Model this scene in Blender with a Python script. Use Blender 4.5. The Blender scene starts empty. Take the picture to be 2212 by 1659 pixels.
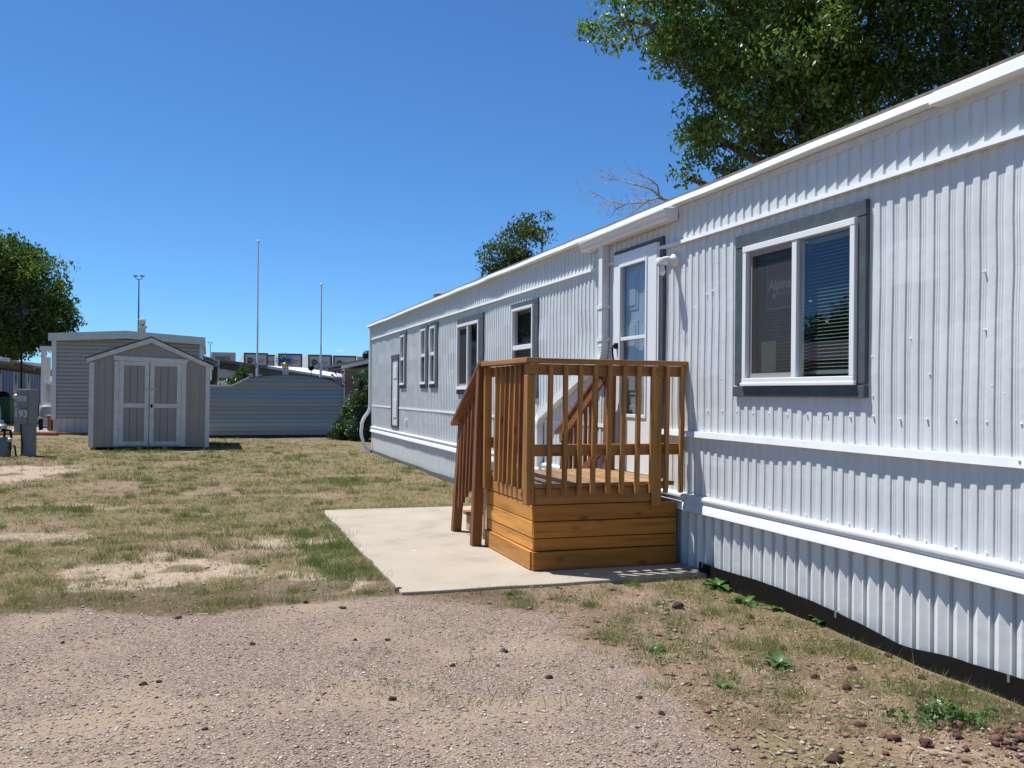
import bpy, math, random
import numpy as np
from mathutils import Vector, Matrix
random.seed(7); RNG = np.random.default_rng(7)
S = bpy.context.scene; COL = S.collection
# ---------------------------------------------------------------- camera
CAM_H = 1.45; FP = 2000.0; ROLL = 0.0087            # focal length in px of a 2212 px wide photo
cd = bpy.data.cameras.new('camera'); cam = bpy.data.objects.new('camera', cd); COL.objects.link(cam)
cd.sensor_width = 36; cd.lens = FP / 2212 * 36; cd.shift_y = (850.7 - 829.5) / 2212
cd.clip_start = 0.05; cd.clip_end = 3000
cam.matrix_world = Matrix.Translation((0, 0, CAM_H)) @ Matrix.Rotation(math.radians(90), 4, 'X') @ Matrix.Rotation(ROLL, 4, 'Z')
S.camera = cam
# ---------------------------------------------------------------- sky, sun, exposure
SUN_TO = Vector((-0.399, 0.1575, 1.0)).normalized()  # towards the sun
W = bpy.data.worlds.new('World'); S.world = W; W.use_nodes = True
nt = W.node_tree; nt.nodes.clear()
sky = nt.nodes.new('ShaderNodeTexSky'); sky.sky_type = 'NISHITA'; sky.sun_disc = False
sky.sun_elevation = math.asin(SUN_TO.z); sky.sun_rotation = math.atan2(SUN_TO.x, SUN_TO.y)
sky.altitude = 1900; sky.air_density = 1.0; sky.dust_density = 0.3; sky.ozone_density = 3.0
bgn = nt.nodes.new('ShaderNodeBackground'); bgn.inputs['Strength'].default_value = 0.071
won = nt.nodes.new('ShaderNodeOutputWorld')
tnt = nt.nodes.new('ShaderNodeMix'); tnt.data_type = 'RGBA'; tnt.blend_type = 'MULTIPLY'; tnt.inputs[0].default_value = 1; tnt.inputs[7].default_value = (.555, .955, 1.32, 1)
nt.links.new(sky.outputs[0], tnt.inputs[6]); 
def cloud(prev, px, py, sx, sy, amt):                  # a small wisp of cloud in the sky, by direction
    x = px+ROLL*(py-829.5); y = py-ROLL*(px-1106); d = Vector(((x-1106)/FP, 1, -(y-850.7)/FP)).normalized()
    N = nt.nodes.new; L = nt.links.new; tc = N('ShaderNodeTexCoord'); mp = N('ShaderNodeMapping'); mp.inputs['Location'].default_value = (-d.x/sx, -d.y/sx, -d.z/sy); mp.inputs['Scale'].default_value = (1/sx, 1/sx, 1/sy)
    L(tc.outputs['Generated'], mp.inputs[0]); ln = N('ShaderNodeVectorMath'); ln.operation = 'LENGTH'; L(mp.outputs[0], ln.inputs[0])
    nz = N('ShaderNodeTexNoise'); nz.inputs['Scale'].default_value = 1.6; nz.inputs['Detail'].default_value = 6; nz.inputs['Roughness'].default_value = .65; L(mp.outputs[0], nz.inputs['Vector'])
    a = N('ShaderNodeMath'); a.operation = 'MULTIPLY_ADD'; a.inputs[1].default_value = 2.2; L(nz.outputs['Fac'], a.inputs[0]); sb = N('ShaderNodeMath'); sb.operation = 'MULTIPLY_ADD'; sb.inputs[1].default_value = -1.0; sb.inputs[2].default_value = -.35; L(ln.outputs['Value'], sb.inputs[0]); L(sb.outputs[0], a.inputs[2])
    cl = N('ShaderNodeMath'); cl.operation = 'MULTIPLY'; cl.use_clamp = True; cl.inputs[1].default_value = amt; L(a.outputs[0], cl.inputs[0])
    mx = N('ShaderNodeMix'); mx.data_type = 'RGBA'; L(cl.outputs[0], mx.inputs[0]); L(prev, mx.inputs[6]); mx.inputs[7].default_value = (8.5, 9.3, 10.5, 1); return mx.outputs[2]
sky_out = cloud(cloud(tnt.outputs[2], 1556, 252, .014, .009, .8), 734, 757, .009, .002, .6)
nt.links.new(sky_out, bgn.inputs[0]); nt.links.new(bgn.outputs[0], won.inputs[0])
sl = bpy.data.lights.new('sun', 'SUN'); sun = bpy.data.objects.new('sun', sl); COL.objects.link(sun)
sl.energy = 5.0; sl.angle = math.radians(0.53); sl.color = (1.0, 0.985, 0.965)
sun.rotation_euler = (-SUN_TO).to_track_quat('-Z', 'Y').to_euler(); sun.location = (0, 0, 30)
S.view_settings.view_transform = 'Standard'; S.view_settings.look = 'None'
S.view_settings.exposure = 0.6; S.view_settings.gamma = 1; S.view_settings.use_curve_mapping = False
S.render.engine = 'CYCLES'
S.cycles.max_bounces = 8; S.cycles.transparent_max_bounces = 16; S.cycles.use_denoising = True

# ---------------------------------------------------------------- frames
DU = (-0.3117, 0.9502); DN = (-0.9502, -0.3117); HO = (3.587, 1.177)   # house frame: u along wall, v out to the yard
HROT = math.atan2(DU[1], DU[0])
def hw(u, v): return (HO[0] + u*DU[0] + v*DN[0], HO[1] + u*DU[1] + v*DN[1])
def uv_of(x, y):
    dx, dy = x - HO[0], y - HO[1]
    return dx*DU[0] + dy*DU[1], dx*DN[0] + dy*DN[1]
def at(px, py, Y):                                  # a point at depth Y, measured on the photo
    x = px + ROLL*(py - 829.5); y = py - ROLL*(px - 1106)
    return Vector(((x-1106)/FP*Y, Y, CAM_H - (y-850.7)/FP*Y))
class PL:
    """a facade turned with the lots (rz), through (X0, Y0): photo readings -> its own x (along), y (depth), z"""
    def __init__(s, zf, X0, Y0, rz): s.zf = zf; s.X0 = X0; s.Y0 = Y0; s.rz = rz; s.c = math.cos(rz); s.s = math.sin(rz)
    def __call__(s, x, y):
        px, py = s.zf(x, y); a = px + ROLL*(py - 829.5); b = py - ROLL*(px - 1106); t = (a-1106)/FP
        k = (t*s.Y0-s.X0)/(s.c-t*s.s); return Vector((k, 0, CAM_H-(b-850.7)/FP*(s.Y0+k*s.s)))
    def w(s, p): return Vector((s.X0+p[0]*s.c-p[1]*s.s, s.Y0+p[0]*s.s+p[1]*s.c, p[2]))
    def inv(s, X, Y): dx, dy = X-s.X0, Y-s.Y0; return dx*s.c+dy*s.s, -dx*s.s+dy*s.c
LOT = HROT-math.pi/2
# ---------------------------------------------------------------- noise
_T = RNG.random((256, 256))
def vn(x, y, s, k=0):
    x = np.asarray(x, float)*s + 17.3*k + 400; y = np.asarray(y, float)*s + 9.1*k + 400
    xi = np.floor(x).astype(int); yi = np.floor(y).astype(int); fx = x-xi; fy = y-yi
    fx = fx*fx*(3-2*fx); fy = fy*fy*(3-2*fy)
    g = lambda a, b: _T[a % 256, b % 256]
    return (g(xi, yi)*(1-fx)+g(xi+1, yi)*fx)*(1-fy) + (g(xi, yi+1)*(1-fx)+g(xi+1, yi+1)*fx)*fy
def fbm(x, y, s, k=0, o=4):
    r = 0; a = 1; t = 0
    for i in range(o): r = r + a*vn(x, y, s*2**i, k+i); t += a; a *= .5
    return r/t
def sst(a, b, x):
    t = np.clip((np.asarray(x, float)-a)/(b-a), 0, 1); return t*t*(3-2*t)
# ---------------------------------------------------------------- materials
MATS = {}
class NT:
    def __init__(s, name):
        m = bpy.data.materials.new(name); m.use_nodes = True; s.m = m; s.t = m.node_tree
        s.b = s.t.nodes['Principled BSDF']; s.out = s.t.nodes['Material Output']
    def n(s, ty, **kw):
        nd = s.t.nodes.new('ShaderNode'+ty)
        for k, v in kw.items():
            if k in nd.inputs.keys(): nd.inputs[k].default_value = v
            else: setattr(nd, k, v)
        return nd
    def l(s, a, b): s.t.links.new(a, b)
    def obj(s, scale=(1, 1, 1)):
        tc = s.n('TexCoord'); mp = s.n('Mapping'); mp.inputs['Scale'].default_value = scale
        s.l(tc.outputs['Object'], mp.inputs['Vector']); return mp.outputs[0]
    def noise(s, vec, scale, detail=4, rough=.55):
        n = s.n('TexNoise', Scale=scale, Detail=detail, Roughness=rough); s.l(vec, n.inputs['Vector']); return n.outputs['Fac']
    def ramp(s, fac, stops):
        r = s.n('ValToRGB'); e = r.color_ramp.elements
        while len(e) < len(stops): e.new(0.5)
        for i, (p, c) in enumerate(stops): e[i].position = p; e[i].color = (*c, 1) if len(c) == 3 else c
        s.l(fac, r.inputs[0]); return r.outputs[0]
    def mix(s, fac, a, b, blend='MIX'):
        m = s.n('Mix', data_type='RGBA', blend_type=blend)
        for sock, v in ((m.inputs[0], fac), (m.inputs[6], a), (m.inputs[7], b)):
            if hasattr(v, 'node'): s.l(v, sock)
            else: sock.default_value = v if not isinstance(v, tuple) else ((*v, 1) if len(v) == 3 else v)
        return m.outputs[2]
    def math(s, op, a, b=0.0):
        m = s.n('Math', operation=op)
        for i, v in enumerate((a, b)):
            if hasattr(v, 'node'): s.l(v, m.inputs[i])
            else: m.inputs[i].default_value = v
        return m.outputs[0]
    def bump(s, h, strength=.3, dist=.01, prev=None):
        b = s.n('Bump', Strength=strength, Distance=dist); s.l(h, b.inputs['Height'])
        if prev is not None: s.l(prev, b.inputs['Normal'])
        s.l(b.outputs[0], s.b.inputs['Normal']); return b.outputs[0]
    def col(s, c):
        if hasattr(c, 'node'): s.l(c, s.b.inputs['Base Color'])
        else: s.b.inputs['Base Color'].default_value = (*c, 1)
    def done(s, rough=.6, spec=.5, metal=0):
        s.b.inputs['Roughness'].default_value = rough; s.b.inputs['Specular IOR Level'].default_value = spec
        s.b.inputs['Metallic'].default_value = metal; MATS[s.m.name] = s.m; return s.m
def sc(c, k): return tuple(x*k for x in c)
def paint(name, c, rough=.5, var=.12, scale=3, bump=.0, spec=.4, metal=0, bscale=40):
    k = NT(name); v = k.obj()
    f = k.noise(v, scale, 6, .6)
    k.col(k.ramp(f, [(.3, sc(c, 1-var)), (.7, sc(c, 1+var*.5))]))
    if bump: k.bump(k.noise(v, bscale, 4), bump, .004)
    return k.done(rough, spec, metal)
def siding_mat(name, c, streak=.1, dirt=(.45, .40, .34), dz=None):
    k = NT(name); v = k.obj((1, 1, .25)); f = k.noise(v, 4, 6, .6); v2 = k.obj()
    base = k.ramp(f, [(.3, sc(c, 1-streak)), (.7, c)])
    sp = k.ramp(k.noise(v2, 26, 3), [(.70, (0, 0, 0)), (.78, (1, 1, 1))])
    base = k.mix(k.math('MULTIPLY', sp, .18), base, sc(c, .55))
    vs = k.obj((2.2, 1, .16)); st = k.ramp(k.noise(vs, 6, 4, .6), [(.52, (0, 0, 0)), (.75, (1, 1, 1))]); base = k.mix(k.math('MULTIPLY', st, .16), base, (c[0]*.78, c[1]*.76, c[2]*.70))
    if dz:
        g = k.n('SeparateXYZ'); k.l(v2, g.inputs[0])
        m = k.n('MapRange'); m.inputs[1].default_value = dz; m.inputs[2].default_value = 0; k.l(g.outputs[2], m.inputs[0])
        base = k.mix(k.math('MULTIPLY', m.outputs[0], k.math('MULTIPLY', f, .9)), base, dirt)
    k.col(base)
    n1 = k.bump(k.noise(v2, 3.2, 3), .45, .016); n2 = k.bump(k.noise(v2, 14, 2), .16, .006, n1); k.bump(k.noise(v2, 45, 3), .10, .004, n2)
    return k.done(.42, .45)
def wood(name, c, axis, rough=.55, knots=.8):
    k = NT(name)
    s = [26, 26, 26]; s['xyz'.index(axis)] = 1.3
    tc = k.n('TexCoord'); gi = k.n('NewGeometry')
    off = k.n('VectorMath', operation='SCALE'); cx = k.n('CombineXYZ')
    for i in range(3): k.l(gi.outputs['Random Per Island'], cx.inputs[i])
    k.l(cx.outputs[0], off.inputs[0]); off.inputs[3].default_value = 7.0
    ad = k.n('VectorMath', operation='ADD'); k.l(tc.outputs['Object'], ad.inputs[0]); k.l(off.outputs[0], ad.inputs[1])
    mp = k.n('Mapping'); mp.inputs['Scale'].default_value = s; k.l(ad.outputs[0], mp.inputs[0])
    g = k.noise(mp.outputs[0], 1.0, 5, .65)
    base = k.ramp(g, [(.26, sc(c, .48)), (.5, c), (.76, sc(c, 1.36))])
    ks = [9, 9, 9]; ks['xyz'.index(axis)] = 4
    mp2 = k.n('Mapping'); mp2.inputs['Scale'].default_value = ks; k.l(ad.outputs[0], mp2.inputs[0])
    vo = k.n('TexVoronoi', Scale=.9); k.l(mp2.outputs[0], vo.inputs['Vector'])
    kn = k.ramp(vo.outputs['Distance'], [(.07, (1, 1, 1)), (.21, (0, 0, 0))])
    base = k.mix(k.math('MULTIPLY', kn, knots), base, sc((c[0], c[1]*.7, c[2]*.6), .35))
    hv = k.n('HueSaturation'); k.l(base, hv.inputs['Color'])
    m = k.n('MapRange'); m.inputs[3].default_value = .68; m.inputs[4].default_value = 1.28
    k.l(gi.outputs['Random Per Island'], m.inputs[0]); k.l(m.outputs[0], hv.inputs['Value'])
    k.col(hv.outputs[0]); k.bump(g, .35, .004); return k.done(rough, .35)
def glass_mat(name, tint=(.93, .955, .94), ior=1.5):
    k = NT(name); k.t.nodes.remove(k.b)
    tr = k.n('BsdfTransparent'); tr.inputs[0].default_value = (*tint, 1)
    gl = k.n('BsdfGlossy'); gl.inputs['Roughness'].default_value = 0.0; gl.inputs[0].default_value = (.58, .58, .68, 1)
    fr = k.n('Fresnel'); ge = k.n('NewGeometry'); mr = k.n('MapRange'); mr.inputs[3].default_value = ior; mr.inputs[4].default_value = 1/ior; k.l(ge.outputs['Backfacing'], mr.inputs[0]); k.l(mr.outputs[0], fr.inputs[0])
    mx = k.n('MixShader'); k.l(fr.outputs[0], mx.inputs[0]); k.l(tr.outputs[0], mx.inputs[1]); k.l(gl.outputs[0], mx.inputs[2])
    k.l(mx.outputs[0], k.out.inputs[0]); MATS[name] = k.m; return k.m
def screen_mat(name):
    k = NT(name); k.col((.06, .06, .055)); k.b.inputs['Alpha'].default_value = .36; return k.done(.8, .2)
def attr_mat(name, rough=.5, transl=.25, spec=.4, mul=None):
    k = NT(name); a = k.n('Attribute'); a.attribute_name = 'tint'; a.attribute_type = 'GEOMETRY'
    c = a.outputs['Color']; k.col(c); k.b.inputs['Roughness'].default_value = rough; k.b.inputs['Specular IOR Level'].default_value = spec
    if transl:
        t = k.n('BsdfTranslucent'); k.l(k.mix(1.0, c, (1.3, 1.5, .5), 'MULTIPLY'), t.inputs[0])
        mx = k.n('MixShader'); mx.inputs[0].default_value = transl
        k.l(k.b.outputs[0], mx.inputs[1]); k.l(t.outputs[0], mx.inputs[2]); k.l(mx.outputs[0], k.out.inputs[0])
    MATS[name] = k.m; return k.m
def bark_mat(name, c):
    k = NT(name); v = k.obj((6, 6, 1.5)); f = k.noise(v, 3, 6, .7)
    k.col(k.ramp(f, [(.3, sc(c, .5)), (.7, sc(c, 1.2))])); k.bump(f, .6, .03); return k.done(.85, .2)

WHITE = (.605, .63, .62)
M_SIDING = siding_mat('siding_paint', WHITE, .07)
M_SKIRT = siding_mat('skirting_paint', (.71, .72, .69), .10, (.40, .385, .35), .16)
M_TRIM = paint('trim_white', (.68, .70, .69), .4, .06, 5, .12)
M_VINYL = paint('vinyl_white', (.71, .72, .70), .3, .03)
M_GREY = paint('trim_slate', (.070, .085, .092), .55, .25, 8, .9, .4, 0, 28)
M_ROOF = paint('roof_brown', (.17, .14, .125), .8, .3, 20, .3)
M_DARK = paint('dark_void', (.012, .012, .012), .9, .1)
M_ROOM = paint('room_grey', (.22, .21, .2), .9, .1)
M_BLIND = paint('blind_slat', (.19, .235, .205), .5, .04)
M_GLASS = glass_mat('window_glass'); M_JAR = glass_mat('jar_glass', (.98, .99, .99), 1.35)
M_SCREEN = screen_mat('insect_screen')
M_BLACK = paint('black_plastic', (.010, .010, .011), .55, .2, spec=.15)
M_RUBBER = paint('black_edging', (.0085, .0075, .006), .6, .35, 14, .4, .12)
M_METAL = paint('galvanised', (.40, .41, .41), .42, .15, 10, .0, .5, .7)
M_SIGN = paint('sign_blue', (.035, .04, .13), .4, .08); M_SIGNW = paint('sign_white', (.42, .46, .44), .5, .05)
M_PAPER = paint('paper', (.40, .44, .40), .8, .05)
W_SKX = wood('cedar_skirt_across_shaded', (.345, .130, .015), 'y'); W_SKU = wood('cedar_skirt_along_lit', (.51, .225, .045), 'x')  # front boards darker, side boards lighter: shade and sun put into the colours
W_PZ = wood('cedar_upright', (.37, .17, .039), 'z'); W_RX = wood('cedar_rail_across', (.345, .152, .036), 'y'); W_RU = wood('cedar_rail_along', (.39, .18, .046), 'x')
W_FL = wood('cedar_floor', (.27, .155, .066), 'x')
W_DZ = wood('redwood_upright', (.225, .088, .030), 'z'); W_DU = wood('redwood_along', (.23, .088, .030), 'x'); W_DX = wood('redwood_across', (.25, .095, .034), 'y')
W_ST = wood('pine_stringer', (.42, .28, .14), 'x')
M_LEAF = attr_mat('leaf', .42, .28, .5); M_GRASSB = attr_mat('grass_blade', .6, .22, .2); M_STONE = attr_mat('stone', .8, 0, .3)
DIM = .68   # the lot's stones and straw, as measured against the concrete
M_BARK = bark_mat('bark', (.13, .10, .075)); M_LIMB = bark_mat('limb_bark', (.22, .175, .135)); M_TWIG = bark_mat('dead_twig', (.42, .37, .34))
M_LEAFF = attr_mat('far_leaf', .65, .28, .12)
# ---------------------------------------------------------------- mesh helper
def link(o, parent=None):
    COL.objects.link(o)
    if parent is not None: o.parent = parent
    return o
def np_mesh(name, V, F, mat, parent=None, tint=None, loc=(0, 0, 0), smooth=False):
    """V (n,3), F (m,k) all faces k-gons; tint (m,3) per face."""
    V = np.asarray(V, np.float32); F = np.asarray(F, np.int32); m, k = F.shape
    me = bpy.data.meshes.new(name)
    me.vertices.add(len(V)); me.vertices.foreach_set('co', V.ravel())
    me.loops.add(m*k); me.loops.foreach_set('vertex_index', F.ravel())
    me.polygons.add(m); me.polygons.foreach_set('loop_start', np.arange(0, m*k, k, dtype=np.int32))
    me.polygons.foreach_set('loop_total', np.full(m, k, np.int32))
    if smooth: me.polygons.foreach_set('use_smooth', np.ones(m, bool))
    if tint is not None:
        a = me.attributes.new('tint', 'FLOAT_COLOR', 'FACE')
        a.data.foreach_set('color', np.hstack([np.asarray(tint, np.float32)*(DIM if mat is M_STONE else 1), np.ones((m, 1), np.float32)]).ravel())
    me.materials.append(mat); me.update(calc_edges=True); me.validate()
    o = bpy.data.objects.new(name, me); o.location = loc
    return link(o, parent)
class MB:
    def __init__(s): s.v = []; s.f = []; s.c = []
    def add(s, vs, fs, tint=None):
        b = len(s.v); s.v += [tuple(p) for p in vs]; s.f += [tuple(b+i for i in f) for f in fs]
        s.c += [tint]*len(fs); return s
    def box(s, x0, x1, y0, y1, z0, z1, tint=None):
        x0, x1 = min(x0, x1), max(x0, x1); y0, y1 = min(y0, y1), max(y0, y1); z0, z1 = min(z0, z1), max(z0, z1)
        return s.hexa([(x0, y0, z0), (x1, y0, z0), (x1, y1, z0), (x0, y1, z0), (x0, y0, z1), (x1, y0, z1), (x1, y1, z1), (x0, y1, z1)], tint)
    def hexa(s, p, tint=None):
        return s.add(p, [(3, 2, 1, 0), (4, 5, 6, 7), (0, 1, 5, 4), (1, 2, 6, 5), (2, 3, 7, 6), (3, 0, 4, 7)], tint)
    def bar(s, a, b, w, h, up=(0, 0, 1)):
        a = Vector(a); b = Vector(b); d = (b-a).normalized(); r = d.cross(Vector(up))
        if r.length < 1e-4: r = d.cross(Vector((1, 0, 0)))
        r.normalize(); t = r.cross(d); r *= w/2; t *= h/2
        return s.hexa([a-r-t, a+r-t, b+r-t, b-r-t, a-r+t, a+r+t, b+r+t, b-r+t])
    def quad(s, *p): return s.add(p, [tuple(range(len(p)))])
    def prism(s, poly, fn, a, b):
        """poly: 2D outline; fn(x, y, t) -> 3D; extruded from t=a to t=b."""
        n = len(poly)
        return s.add([fn(x, y, a) for x, y in poly]+[fn(x, y, b) for x, y in poly],
                     [tuple(range(n)), tuple(range(2*n-1, n-1, -1))]+[(i, n+i, n+(i+1) % n, (i+1) % n) for i in range(n)])
    def tube(s, pts, rad, n=8, cap=True):
        pts = [Vector(p) for p in pts]
        if not hasattr(rad, '__len__'): rad = [rad]*len(pts)
        vs = []; fs = []; ref = None
        for i, p in enumerate(pts):
            d = (pts[min(i+1, len(pts)-1)]-pts[max(i-1, 0)]).normalized()
            if ref is None:
                ref = d.cross(Vector((0, 0, 1)))
                if ref.length < .05: ref = d.cross(Vector((1, 0, 0)))
            r = (ref-d*ref.dot(d)).normalized(); t = d.cross(r); ref = r
            for k in range(n):
                a = 2*math.pi*k/n; vs.append(p+(r*math.cos(a)+t*math.sin(a))*rad[i])
        for i in range(len(pts)-1):
            for k in range(n): fs.append((i*n+k, i*n+(k+1) % n, (i+1)*n+(k+1) % n, (i+1)*n+k))
        if cap: fs += [tuple(range(n-1, -1, -1)), tuple((len(pts)-1)*n+k for k in range(n))]
        return s.add(vs, fs)
    def rtube(s, pts, w, h, side=(0, 1, 0)):
        """rectangular tube along pts; w across 'side', h across the other way."""
        pts = [Vector(p) for p in pts]; vs = []; fs = []
        for i, p in enumerate(pts):
            d = (pts[min(i+1, len(pts)-1)]-pts[max(i-1, 0)]).normalized()
            r = Vector(side); r = (r-d*r.dot(d)).normalized(); t = d.cross(r)
            vs += [p-r*w/2-t*h/2, p+r*w/2-t*h/2, p+r*w/2+t*h/2, p-r*w/2+t*h/2]
        for i in range(len(pts)-1):
            for k in range(4): fs.append((i*4+k, i*4+(k+1) % 4, i*4+4+(k+1) % 4, i*4+4+k))
        e = (len(pts)-1)*4; fs += [(3, 2, 1, 0), (e, e+1, e+2, e+3)]
        return s.add(vs, fs)
    def lathe(s, c, prof, n=20, axis='z'):
        """prof [(r, h)], revolved about axis through c."""
        vs = []; fs = []
        for r, h in prof:
            for k in range(n):
                a = 2*math.pi*k/n; x, y = r*math.cos(a), r*math.sin(a)
                p = {'z': (x, y, h), 'y': (x, h, y), 'x': (h, x, y)}[axis]
                vs.append((c[0]+p[0], c[1]+p[1], c[2]+p[2]))
        for i in range(len(prof)-1):
            for k in range(n): fs.append((i*n+k, i*n+(k+1) % n, (i+1)*n+(k+1) % n, (i+1)*n+k))
        fs += [tuple(range(n-1, -1, -1)), tuple((len(prof)-1)*n+k for k in range(n))]
        return s.add(vs, fs)
    def text(s, txt, size, o, X, Y, bold=.0, align='CENTER'):
        cu = bpy.data.curves.new('t', 'FONT'); cu.body = txt; cu.size = size; cu.align_x = align; cu.align_y = 'CENTER'; cu.offset = bold; cu.resolution_u = 3
        ob = bpy.data.objects.new('t', cu); COL.objects.link(ob)
        dg = bpy.context.evaluated_depsgraph_get(); me = bpy.data.meshes.new_from_object(ob.evaluated_get(dg))
        o = Vector(o); X = Vector(X); Y = Vector(Y)
        s.add([o+X*v.co.x+Y*v.co.y for v in me.vertices], [tuple(p.vertices) for p in me.polygons])
        bpy.data.objects.remove(ob); bpy.data.meshes.remove(me); return s
    def build(s, name, mat, T=None, parent=None, bevel=0, smooth=False, label=None):
        """T is the thing (an Empty) whose frame and origin the coordinates refer to."""
        off = Vector(T['_o']) if T is not None else Vector((0, 0, 0))
        me = bpy.data.meshes.new(name); me.from_pydata([tuple(Vector(p)-off) for p in s.v], [], s.f)
        if any(c is not None for c in s.c):
            a = me.attributes.new('tint', 'FLOAT_COLOR', 'FACE')
            for i, c in enumerate(s.c): a.data[i].color = (*(c or (.5, .5, .5)), 1)
        me.materials.append(mat); me.validate(); me.update()
        import bmesh
        bm = bmesh.new(); bm.from_mesh(me); bmesh.ops.recalc_face_normals(bm, faces=bm.faces); bm.to_mesh(me); bm.free()
        if smooth:
            for p in me.polygons: p.use_smooth = True
        o = bpy.data.objects.new(name, me); link(o, parent or T)
        if label: o['label'] = label
        if bevel:
            b = o.modifiers.new('bevel', 'BEVEL'); b.width = bevel; b.segments = 2; b.limit_method = 'ANGLE'; b.angle_limit = math.radians(40)
        if smooth: me.set_sharp_from_angle(angle=math.radians(42))
        return o
def tag(o, label, cat, group=None):
    o['label'] = label; o['category'] = cat
    if group: o['group'] = group
    return o
def thing(name, label, cat, org, house=False, group=None, roll=0):
    """An Empty at the thing's base; org is in the house frame (house=True) or the world frame."""
    o = bpy.data.objects.new(name, None); o.empty_display_size = .2; COL.objects.link(o)
    o['_o'] = tuple(org)
    if house: x, y = hw(org[0], org[1]); o.location = (x, y, org[2]); o.rotation_euler = (0, 0, HROT)
    else: o.location = tuple(org); o.rotation_euler = (0, roll, 0)
    return tag(o, label, cat, group)
def lot_thing(name, label, cat, pl, group=None, roll=0):
    o = bpy.data.objects.new(name, None); o.empty_display_size = .2; COL.objects.link(o); o['_o'] = (0, 0, 0)
    o.location = (pl.X0, pl.Y0, 0); o.rotation_euler = (0, roll, pl.rz); return tag(o, label, cat, group)
def structure(o): o['kind'] = 'structure'; return o
def stuff(o): o['kind'] = 'stuff'; return o

# ================================================================ GROUND
GB = [(-30, 4.2), (-8, 4.9), (-4.2, 5.5), (-3.17, 5.755), (-2.75, 6.08), (-1.95, 5.98), (-1.53, 6.3), (-1.15, 6.45), (-.76, 6.5), (-.32, 6.33),
      (.24, 6.0), (.44, 5.1), (.60, 4.63), (.71, 4.1), (.78, 3.6), (.9, 2.4), (1.3, -3), (1.3, -40), (-30, -40)]
def poly_sd(x, y, P):
    """signed distance, positive inside"""
    x = np.asarray(x, float); y = np.asarray(y, float); D = np.full(x.shape, 1e9); ins = np.zeros(x.shape, bool)
    for (ax, ay), (bx, by) in zip(P, P[1:]+P[:1]):
        ex, ey = bx-ax, by-ay; t = np.clip(((x-ax)*ex+(y-ay)*ey)/(ex*ex+ey*ey), 0, 1)
        D = np.minimum(D, np.hypot(x-ax-t*ex, y-ay-t*ey))
        if ay != by: ins ^= ((ay > y) != (by > y)) & (x < (bx-ax)*(y-ay)/(by-ay)+ax)
    return np.where(ins, D, -D)
def ell(x, y, cx, cy, rx, ry): return np.exp(-(((x-cx)/rx)**2+((y-cy)/ry)**2)**1.5)
def masks(x, y):
    """where the ground is gravel, thatch, green, dark soil (places on the lot, 0..1)"""
    x = np.asarray(x, float); y = np.asarray(y, float)
    jx = (fbm(x, y, 1.7, 3)-.5)*.5; jy = (fbm(x, y, 1.7, 8)-.5)*.5
    sd = poly_sd(x+jx, y+jy, GB); gravel = sst(-.30, .24, sd)
    u, v = uv_of(x, y)
    near_house = (x > -.9) & (y < 7.1)
    bare = sst(.22, .50, fbm(x, y, 2.2, 73))*(ell(x+jx*2, y+jy*2, -2.95, 7.35, .8, .75)+ell(x+jx*2, y+jy*2, -1.5, 7.15, .45, .42)+.42*ell(x, y, -3.9+jx, 12.9+.15*np.sin(x*1.3)+jy, 4, .30)*sst(.35, .6, fbm(x, y, 1.1, 71))
            + ell(x, y, -8.9, 15.6, 1.3, 2.6)+.6*ell(x, y, -2.2, 8.9, .8, .5)+.55*ell(x, y, -4.6, 9.2, 1.1, .5)+.5*ell(x, y, -5.6, 11.4, 1.3, .5))
    n = fbm(x, y, .55, 11); n2 = fbm(x*.6, y, 1.3, 21)
    thatch = sst(.30, .52, n*.55+n2*.45)*(1-np.clip(bare*1.35, 0, 1))
    thatch = np.where(near_house, sst(.42, .68, n*.4+n2*.6)*.75, thatch)*(1-gravel)
    strip = sst(.50, .12, np.abs(v-2.66+(fbm(x, y, 1.1, 5)-.5)*.25))*sst(6.9, 7.4, u)*sst(11.6, 10.8, u)
    green = sst(.50, .70, fbm(x, y, .8, 31)*.6+fbm(x*.5, y, 2.1, 33)*.4)*(1-.75*np.clip(bare, 0, 1))*(1-gravel)
    green = np.clip(green*.72+.9*strip*sst(.40, .58, fbm(x, y, 1.9, 41)+.08)*sst(10.6, 8.8, u), 0, 1)
    soil = sst(.75, .1, np.abs(sd+.33))*sst(.35, .6, fbm(x, y, 1.2, 51)+.10)*(x < .2) + .5*sst(.45, .7, fbm(x, y, 1.9, 53))*near_house*(1-gravel)
    soil = np.clip(soil+.8*ell(x, y, -.75, 6.62, .5, .16)+.55*ell(x, y, -1.05, 6.15, .5, .2)+.5*ell(x, y, -2.2, 5.75, .5, .18), 0, 1)
    pale = np.clip(bare*1.1, 0, 1)*(1-gravel)
    return gravel, thatch, green, soil, pale
def gz(x, y):
    x = np.asarray(x, float); y = np.asarray(y, float)
    r = np.hypot(x, y)
    z = (fbm(x, y, .5, 61)-.5)*.05*sst(3, 7, r)*sst(400, 40, r) + (fbm(x, y, 3.5, 63)-.5)*.018
    u, v = uv_of(x, y)
    z = z*sst(-.1, .5, np.abs(v-1.2)-1.3+0*u) if False else z
    near = sst(2.9, 2.5, v)*sst(-.5, 0, v)*sst(6.0, 6.4, u)*sst(11.6, 11.2, u)
    z = z*(1-near)+.026*near - .03*sst(6.6, 4.2, u)*sst(2.2, .0, v)*(u < 8)
    return z + sst(56, 84, y)*np.clip(1.28-.022*x, .5, 2.6)
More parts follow.
